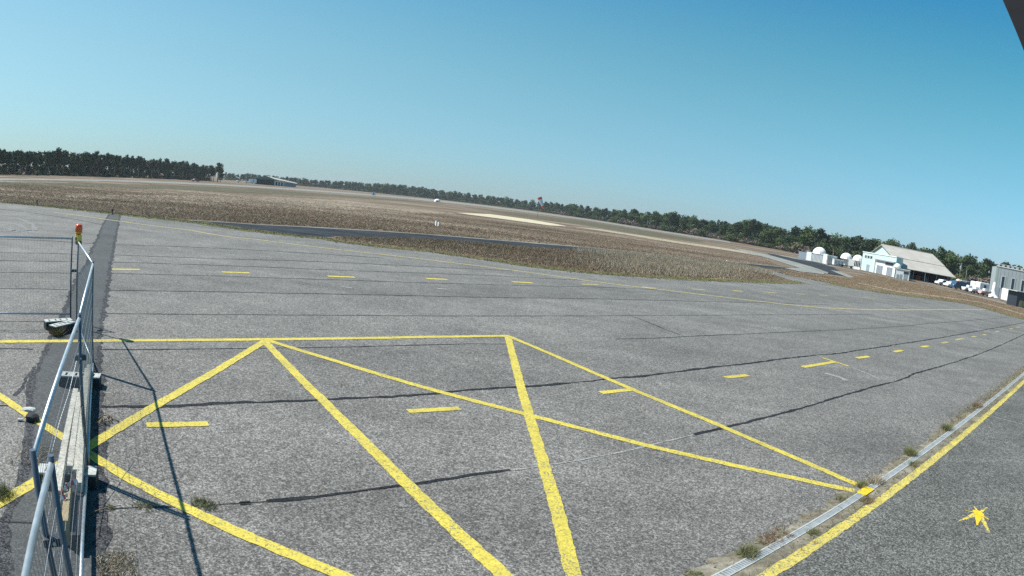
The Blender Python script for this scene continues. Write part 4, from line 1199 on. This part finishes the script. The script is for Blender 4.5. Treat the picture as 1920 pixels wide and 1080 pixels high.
boat((1817, 549), 152, 4.6, "white boat hull on a cradle, left of the row beside the road", .15)
boat((1830, 552), 149, 4.4, "white boat hull on a cradle, middle of the row beside the road", .1)
boat((1847, 556), 147, 4.0, "pale pinkish boat hull, right end of the row beside the road", .05, "pink_hull")
p = polar(1861, 557, 150); o = thing("wrapped_mast_bundle", "white wrapped upright bundle with a spread foot beside the grey building", "bundle", (p[0], p[1], 0))
MB().lathe([(0, 3.3), (.35, 3.0), (.45, 1.6), (.6, .7), (1.3, .25), (1.5, 0)], 10).build("wrap", "white_membrane", o)
MB().tube([(-.5, 0, 1.3), (.5, 0, 1.3)], .04, 6).build("strap", "door_grey", o)
sh = thing("dark_shed", "small dark shed with flat overhanging roof at the right edge beside the white trailer", "shed", (*polar(1905, 571, 118)[:2], 0), -.1)
MB().box(0, 5, 0, 3, 0, 2.5).build("wall", "dark_steel", sh)
MB().box(-.6, 5.4, -.6, 3.3, 2.502, 2.62).build("roof", "concrete_pale", sh)
for i in range(3): MB().box(.7 + i * .9, 1.5 + i * .9, -.06, -.003, .1, 1.15).build("timber_panel", "plank_tan", sh)
for pxy, D, hh_, lab in (((1797, 531), 195, 6.3, "left of two thin wooden poles standing behind the vans"), ((1809, 533), 195, 5.4, "right of two thin wooden poles standing behind the vans")):
    p = polar(*pxy, D); o = thing("utility_pole", lab, "pole", (p[0], p[1], 0), .4)
    MB().tube([(0, 0, 0), (0, 0, hh_)], [.11, .08], 8).build("mast", "weathered_pole", o)
    MB().box(-.7, .7, -.05, .05, hh_ - .25, hh_ - .12).build("crossarm", "weathered_pole", o)

# --- far hangar on the left
fa = polar(478, 345, 480); fb = polar(514, 348, 480)
va, vb = Vector(fa[:2]), Vector(fb[:2]); ang = math.atan2((vb - va).y, (vb - va).x); Lw = (vb - va).length
fh = thing("far_hangar", "small distant hangar with dark open gable front, green fascia and pale roof", "hangar", (va.x, va.y, 0), ang)
DH = 22.0; HW, HA = 4.0, 6.3
sk = 11.0
MB().box(-.4, 0, -.05, DH, 0, HW).build("side_wall", "white_render", fh)
MB().box(Lw, Lw + .4, -.05, DH, 0, HW).build("side_wall", "white_render", fh)
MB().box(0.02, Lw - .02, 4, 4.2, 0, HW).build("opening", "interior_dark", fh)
MB().prism([(-.8, -.1, HW - .35), (Lw + .8, -.1, HW - .35), (Lw + .8, -.1, HW + .1), (Lw / 2, -.1, HA - .1), (-.8, -.1, HW + .1)], (0, .3, 0)).build("gable_fascia", "fascia_green", fh)
MB().prism([(-1, -.5, HW + .0), (Lw / 2, -.5, HA), (Lw / 2, -.5, HA + .2), (-1, -.5, HW + .2)], (0, DH + 1, 0)).build("roof_sheet", "roof_grey", fh)
MB().prism([(Lw + 1, -.5, HW + .0), (Lw / 2 + .01, -.5, HA), (Lw / 2 + .01, -.5, HA + .2), (Lw + 1, -.5, HW + .2)], (0, DH + 1, 0)).build("roof_sheet", "roof_grey", fh)
# lean-to on its right with long pale roof
MB().prism([(Lw + .3, -.8, 4.35), (Lw + 16, -.8, 2.55), (Lw + 17.5, 7, 2.9), (Lw / 2 + .6, 7, 6.4)], (0, 0, .22)).build("lean_to_roof", "roof_pale", fh)
MB().box(Lw + .42, Lw + 7, 1, 1.3, 0, 3.7).build("lean_to_wall", "white_render", fh)
MB().box(Lw + 7.02, Lw + 16, 1, 1.3, 0, 2.5).build("lean_to_wall", "fence_grey", fh)
for i in range(3): MB().box(Lw + 1 + i * 2, Lw + 2.2 + i * 2, .93, .997, .2, 2.6).build("door", "interior_dark", fh)


def glider(pxy, D, label, L_, rz):
    p = polar(*pxy, D); o = thing("parked_glider", label, "aircraft", (p[0], p[1], 0), rz)
    MB().tube([(-L_ * .3, 0, 1.0), (-L_ * .22, 0, 1.15), (0, 0, 1.2), (L_ * .3, 0, 1.2), (L_ * .5, 0, 1.3)], [.15, .5, .45, .2, .12], 10).build("fuselage", "vehicle_white", o)
    MB().box(-.6, .5, -L_ * .75, L_ * .75, 1.45, 1.58).build("wing", "vehicle_white", o)
    MB().box(L_ * .42, L_ * .54, -.05, .05, 1.3, 2.7).build("tail_fin", "vehicle_white", o)
    MB().box(L_ * .44, L_ * .54, -1.6, 1.6, 2.5, 2.58).build("tailplane", "vehicle_white", o)
    MB().tube([(0, -.1, .35), (0, .1, .35)], .35, 10).build("wheel", "tyre", o)
    return o


glider((447, 343.5), 470, "white light aircraft parked left of the far hangar, leftmost", 8, 0.5 + .8)
glider((462, 345), 466, "white light aircraft parked nearest the left side of the far hangar", 8, .3)
o = trailer((473, 344.5), 474, 6, 2.3, 3.2, "white trailer beside the left wall of the far hangar", .4, round_=.1)
vehicle((366, 341), 330, "car", "dull_red", "small dull red car far off in front of the left wood", .9, 4.2)
cabin((700, 367), 430, 2.5, 2, 1.6, "white_render", "tiny white hut on the far side of the runway", "runway_hut", panes=1)
cabin((552, 350), 470, 4, 2, 1.6, "door_grey", "small grey hut right of the far hangar", "grey_hut", panes=1) if False else None
p = polar(820, 376, 430); o = thing("white_tent", "small white domed tent beside the runway before the distant wood", "tent", (p[0], p[1], 0))
MB().lathe([(2.1, 0), (2.0, .7), (1.6, 1.4), (.9, 1.8), (0, 1.95)], 16).build("canvas", "white_membrane", o)
MB().box(-.5, .5, -2.12, -1.95, 0, 1.0).build("entrance", "interior_dark", o)

# --- windsock
p = polar(1012, 372, 260)
ws = thing("windsock", "red and white windsock hanging from a mast on the airfield", "windsock", (p[0], p[1], 0))
zt = p[2] + .3
MB().tube([(-.0, 0, 0), (-.0, 0, zt + .2)], [.07, .045], 8).build("mast", "galvanised_steel", ws)
q0 = Vector((-.1, 0, zt)); dirv = Vector((.5, -.2, -1)).normalized()
for i in range(5):
    a, b = q0 + dirv * i * .9, q0 + dirv * (i + 1) * .9; r0, r1 = .95 - .11 * i, .95 - .11 * (i + 1)
    MB().tube([a, b], [r0, r1], 12, caps=False).build("sock_band", ("sock_red", "sock_white", "sock_white", "sock_white", "sock_red")[i], ws)
MB().tube([q0 + Vector((-.5, 0, 0)), q0 + Vector((.5, 0, 0))], .03, 6).build("hoop", "dark_steel", ws)

# --- marker boards and edge markers on the grass
for i, (pxy, lab) in enumerate((((816.3, 427), "left board of the pair of white marker boards in the brown grass"), ((821, 428), "right board of the pair of white marker boards in the brown grass"))):
    c = G(*pxy); o = thing("marker_board", lab, "marker", (c[0], c[1], 0), -1.0)
    MB().box(-.11, .11, -.03, .03, .25, .8 - .1 * i).build("board", "white_plastic", o)
    MB().box(-.03, .03, -.02, .02, 0, .248).build("stake", "galvanised_steel", o)
for pxy, lab in (((210, 402), "black edge marker stub at the far end of the dark patch strip"), ((69, 383.5), "black edge marker stub on the far grass edge at the left"), ((1362, 495), "pale edge marker on the taxiway border")):
    c = G(*pxy); o = thing("edge_marker", lab, "marker", (c[0], c[1], 0))
    MB().lathe([(.12, 0), (.12, .04), (.05, .06), (.05, .3), (.08, .31), (.08, .42), (0, .44)], 10).build("stub", "black_plastic" if pxy[0] < 1000 else "white_plastic", o)
    MB().lathe([(.17, 0), (.17, .02), (0, .025)], 10).build("base_plate", "dark_steel", o)

# ================================================================== SITE FENCE
HF = 1.94


def fence_panel(A, B, label, closed=True, infill=True, sag=0.0):
    A = Vector((*A, 0)); B = Vector((*B, 0)); L_ = (B - A).length
    o = thing("site_fence", label, "fence panel", A, math.atan2((B - A).y, (B - A).x), "mobile site fence panels")
    for x_ in (0.03, L_ - .03): MB().tube([(x_, 0, .03), (x_, 0, HF)], .021, 10).build("post", "dark_fence_steel", o)
    MB().tube([(.03, 0, HF - .05), (L_ - .03, 0, HF - .05)], .021, 10).build("top_rail", "galvanised_steel", o)
    MB().tube([(.03, 0, .16), (L_ - .03, 0, .16)], .021, 10).build("bottom_rail", "galvanised_steel", o)
    mb = MB(); n_ = int(L_ / .075)
    for i in range(1, n_):
        x_ = i * L_ / n_; mb.box(x_ - .0012, x_ + .0012, -.0012, .0012, .16, HF - .05)
    for k in range(1, 7):
        z_ = .16 + k * (HF - .21) / 7; mb.box(.03, L_ - .03, .0014, .0036, z_ - .0011, z_ + .0011)
    w_ = mb.build("wire_mesh", "mesh_wire", o, kind='stuff')
    return o


simple("dark_fence_steel", (.09, .115, .145), .5, .4, .2, 9)
simple("mesh_wire", (.3, .33, .35), .5, .5, .1, 9)
fence_panel((-13.0, 9.55), (-9.92, 12.12), "site fence panel leading off the left edge, farthest one, in front of the foot blocks")
PB, P3, P4, P5, P5b = (-9.42, 11.70), (-7.05, 9.22), (-4.58, 5.74), (-2.53, 2.62), (-2.42, 2.68)
fence_panel(PB, P3, "narrow looking site fence panel under the orange warning lamp")
fence_panel(P3, P4, "site fence panel beside the stacked timber, between the two striped foot blocks")
fence_panel(P4, P5, "site fence panel over the timber stack, left of the timber")
fence_panel(P5b, (-.55, -.35), "nearest site fence panel at the bottom left corner")


def foot(p0, p1, label, h_=.19, w_=.25):
    a, b = Vector(G(*p0, h_)), Vector(G(*p1, h_)); d = b - a; L_ = max(d.length, .4)
    c = (a + b) / 2; o = thing("ballast_block", label, "block", (c.x, c.y, 0), math.atan2(d.y, d.x), "fence foot blocks")
    MB().box(-L_ / 2, L_ / 2, -w_ / 2, w_ / 2, 0, h_ - .022, bevel=.012).build("block", "rubber_block", o)
    tp = MB()
    ribs = [-.5, -.36, -.3, -.12, -.06, .06, .12, .3, .36, .5]
    for i in range(0, 10, 2): tp.box(ribs[i] * L_, ribs[i + 1] * L_, -w_ / 2 + .01, w_ / 2 - .01, h_ - .0225, h_)
    tp.box(-L_ / 2, L_ / 2, -w_ / 2 + .004, -w_ / 2 + .05, h_ - .0215, h_ + .001); tp.box(-L_ / 2, L_ / 2, w_ / 2 - .05, w_ / 2 - .004, h_ - .0215, h_ + .001)
    tp.build("cast_top", "concrete_pale", o)
    return o


foot((84, 601), (134, 598), "farther of the two blocks at the far fence corner")
foot((98, 611), (136, 602), "nearer of two blocks at the far fence corner, weed at its end")
foot((112, 700), (188, 704), "foot block across the far end of the timber stack")
foot((71, 877), (181, 882), "foot block under the near end of the timber stack")

# --- clamps
def clamp(x_, y_, z_, label):
    o = thing("fence_clamp", label, "clamp", (x_, y_, z_), .8)
    MB().box(-.07, .07, -.035, .035, -.03, .03, bevel=.008).build("jaw", "dark_steel", o)
    MB().tube([(0, -.05, 0), (0, .06, 0)], .012, 6).build("bolt", "galvanised_steel", o)
clamp(-9.72, 11.95, 1.2, "black clamp joining the two posts below the warning lamp")
clamp(-2.5, 2.66, 1.35, "metal clamp joining the two nearest fence posts")
clamp(-4.58, 5.74, 1.45, "pale clip high on the fence post beside the timber stack")

# --- warning lamp
lp = thing("warning_lamp", "orange warning lamp with yellow battery box on top of the fence post", "warning lamp", (PB[0], PB[1], HF - .04), -.5)
MB().box(-.085, .085, -.06, .06, .0, .15, bevel=.02).build("battery_box", "yellow_plastic", lp)
MB().box(-.05, .05, -.065, -.061, .02, .09).build("switch_plate", "black_plastic", lp)
MB().box(-.07, .11, -.05, .05, -.07, .012, bevel=.01).build("bracket", "black_plastic", lp)
MB().lathe([(.05, .14), (.06, .16), (.085, .19), (.09, .28), (.085, .34), (.06, .37), (0, .38)], 16, c=(-.01, 0, 0)).build("lens", "orange_lens", lp)
MB().lathe([(.092, .18), (.098, .19), (.092, .20)], 16, c=(-.01, 0, 0)).build("lens_ring", "yellow_plastic", lp)

# --- timber stack
def batten(p0, p1, z_, w_, h_, label, mat="weathered_wood", name="timber_batten", taper=1.0):
    a, b = Vector(G(*p0, z_)), Vector(G(*p1, z_)); d = b - a; L_ = d.length; h_ = max(h_, z_ - .02)
    o = MB().box(0, L_, -w_ / 2, w_ / 2, -h_, 0, bevel=.004).build(name, mat, None, label=label, cat="timber", group="battens of the timber stack")
    o.location = (a.x, a.y, z_); o.rotation_euler = (0, 0, math.atan2(d.y, d.x)); return o


batten((142, 728), (107, 920), .27, .085, .1, "leftmost pale batten of the timber stack")
batten((150, 735), (131, 873), .28, .08, .12, "second batten from the left in the timber stack, partly behind the post")
batten((162, 690), (141, 880), .27, .06, .1, "brownish batten in the middle of the timber stack")
batten((167, 683), (148, 905), .29, .07, .12, "longest pale batten at the right of the timber stack")
batten((128, 905), (121, 976), .30, .075, .07, "short yellowish batten lying crosswise near the end of the timber stack", "plank_tan")
batten((150, 905), (142, 1003), .18, .10, .16, "dark board at the near end of the timber stack, right one", "black_plastic", "dark_board")
batten((137, 870), (137, 1003), .2, .06, .18, "dark board at the near end of the timber stack, left one", "black_plastic", "dark_board")
batten((160, 720), (137, 880), .12, .16, .1, "dark lowest board under the battens of the timber stack", "black_plastic", "dark_board")

# --- barrier tape
def tape(pts, z_s, w_, label):
    P = [Vector((*G(a, b, z_), z_)) for (a, b), z_ in zip(pts, z_s)]
    V = []
    N = 0; V = []; F = []; mi = []
    full = []
    for a, b in zip(P, P[1:]):
        for j in range(6): full.append(a.lerp(b, j / 6) + Vector((random.uniform(-.01, .01), random.uniform(-.01, .01), random.uniform(-.008, .008))))
    full.append(P[-1])
    for i, p_ in enumerate(full):
        tw = .5 * math.sin(i * .7); V += [p_ + Vector((tw * w_ * .4, 0, w_ / 2)), p_ - Vector((tw * w_ * .4, 0, w_ / 2))]
    for i in range(len(full) - 1): F.append((2 * i, 2 * i + 1, 2 * i + 3, 2 * i + 2)); mi.append((i // 3) % 2)
    return link("barrier_tape", mesh_np("barrier_tape", V, F, mi), ["red_tape", "white_plastic"], label=label, cat="tape")


tape([(113, 923), (124, 914), (132, 906), (146, 903), (144, 912)], [.3, .33, .31, .3, .22], .06, "crumpled red and white tape wound over the timber stack")
tape([(110, 931), (118, 933), (127, 930)], [.32, .33, .33], .05, "short red and white tape end tied round the battens below")
st = link("warning_sticker", mesh_np("s", [(-.11, 0, -.04), (.0, 0, -.04), (.0, 0, .04), (-.11, 0, .04), (.11, 0, -.04), (.11, 0, .04)], [(0, 1, 2, 3), (1, 4, 5, 2)], [0, 1]), ["red_tape", "white_plastic"], label="red and white reflective strip fixed on the nearest fence panel", cat="sticker")
st.location = (-2.12, 2.18, .95); st.rotation_euler = (0, 0, math.atan2(-3.01, 1.87))
# --- cord
cd_pts = [Vector((*G(147, 662, 1.2), 1.2)), Vector((*G(130, 735, .95), .95)), Vector((*G(112, 790, .8), .8)), Vector((*G(97, 848, .75), .75))]
MB().tube(cd_pts, .005, 5).build("hanging_cord", "white_plastic", None, label="thin pale cord hanging across the fence panels left of the timber", cat="cord")

# --- broken block, sticks, twigs
c = G(58, 788)
rb = thing("broken_block", "broken pale and dark concrete block on the yellow line at the left", "rubble", (c[0], c[1], .004), .5)
def rock(name, r_, sc_, loc, mat, seed):
    bm = bmesh.new(); bmesh.ops.create_icosphere(bm, subdivisions=2, radius=r_); rr = random.Random(seed)
    for v in bm.verts: v.co = Vector((v.co.x * sc_[0], v.co.y * sc_[1], v.co.z * sc_[2])) * rr.uniform(.82, 1.15)
    me = bpy.data.meshes.new(name); bm.to_mesh(me); bm.free(); o = link(name, me, mat, rb); o.location = loc; return o
rock("dark_lump", .11, (1.1, .9, .6), (.03, -.03, .05), "rubber_block", 1)
rock("pale_slab", .10, (1.2, .7, .35), (-.04, .09, .12), "concrete_pale", 2)
rock("pale_chip", .04, (1.3, .8, .5), (-.16, -.06, .02), "concrete_pale", 3)


def sticks(pxy, n_, L_, label, name="twig_pile", r_=.006, spread=.15, ang0=None):
    c = G(*pxy); o = thing(name, label, "twigs", (c[0], c[1], .006))
    for i in range(n_):
        a = random.uniform(0, 6.28) if ang0 is None else random.gauss(ang0, .5); l_ = L_ * random.uniform(.5, 1); x_, y_ = random.gauss(0, spread), random.gauss(0, spread)
        dx, dy = math.cos(a) * l_ / 2, math.sin(a) * l_ / 2
        MB().tube([(x_ - dx, y_ - dy, .01), (x_, y_, random.uniform(.02, .07)), (x_ + dx, y_ + dy, .015)], [r_, r_ * .8, r_ * .4], 5).build("twig", "dry_twig", o)
    return o


sticks((82, 855), 16, .35, "pile of dark twigs on the patch below the fence post tops", spread=.12, ang0=.8)
sticks((55, 868), 9, .25, "loose twigs on the ravelled edge at the left", spread=.09, ang0=1.9)
sticks((197, 790), 11, .28, "dead stalks beside the timber stack where the seam meets the patch", spread=.07, ang0=1.9, r_=.009)
a_, b_ = G(170, 965), G(228, 950)
MB().tube([(a_[0], a_[1], .02), ((a_[0] + b_[0]) / 2, (a_[1] + b_[1]) / 2, .035), (b_[0], b_[1], .02)], [.008, .006, .003], 5).build("dry_stalk", "dry_twig", None, label="single long pale dry stalk lying across the edge of the patch", cat="stalk")

# --- roof beam of the camera's own building, upper right corner
ra, rb_ = ray(1870, -22), ray(1922, 101)
A = Vector(ra) * 1.9 + Vector((0, 0, H)); B = Vector(rb_) * 1.5 + Vector((0, 0, H)); dl = (B - A).normalized()
A -= dl * 1.2; B += dl * 1.2
mid = (A + B) / 2; toc = (mid - Vector((0, 0, H))).normalized(); side = dl.cross(toc).normalized()
if side.x < 0: side = -side
rbm = MB(); q = [A, A + side * .22, A + side * .22 + toc * .16, A + toc * .16]
rbm.prism([tuple(v) for v in q], tuple(B - A))
rf_ = rbm.build("roof_beam", "beam_black", None, label="dark roof beam cutting the upper right corner of the view", cat="beam")

# ------------------------------------------------------------------ thin summer haze over the airfield
hz = MB().box(-1500, 1500, -300, 1500, -1.5, 20).build("haze", [], None, kind='stuff')
hm = bpy.data.materials.new("haze"); hm.use_nodes = True; hn = hm.node_tree.nodes
hn.remove(hn["Principled BSDF"]); pv = hn.new("ShaderNodeVolumePrincipled")
pv.inputs["Color"].default_value = (.80, .90, .95, 1); pv.inputs["Density"].default_value = .00013; pv.inputs["Anisotropy"].default_value = .2
hm.node_tree.links.new(pv.outputs[0], hn["Material Output"].inputs["Volume"]); hz.data.materials.append(hm)
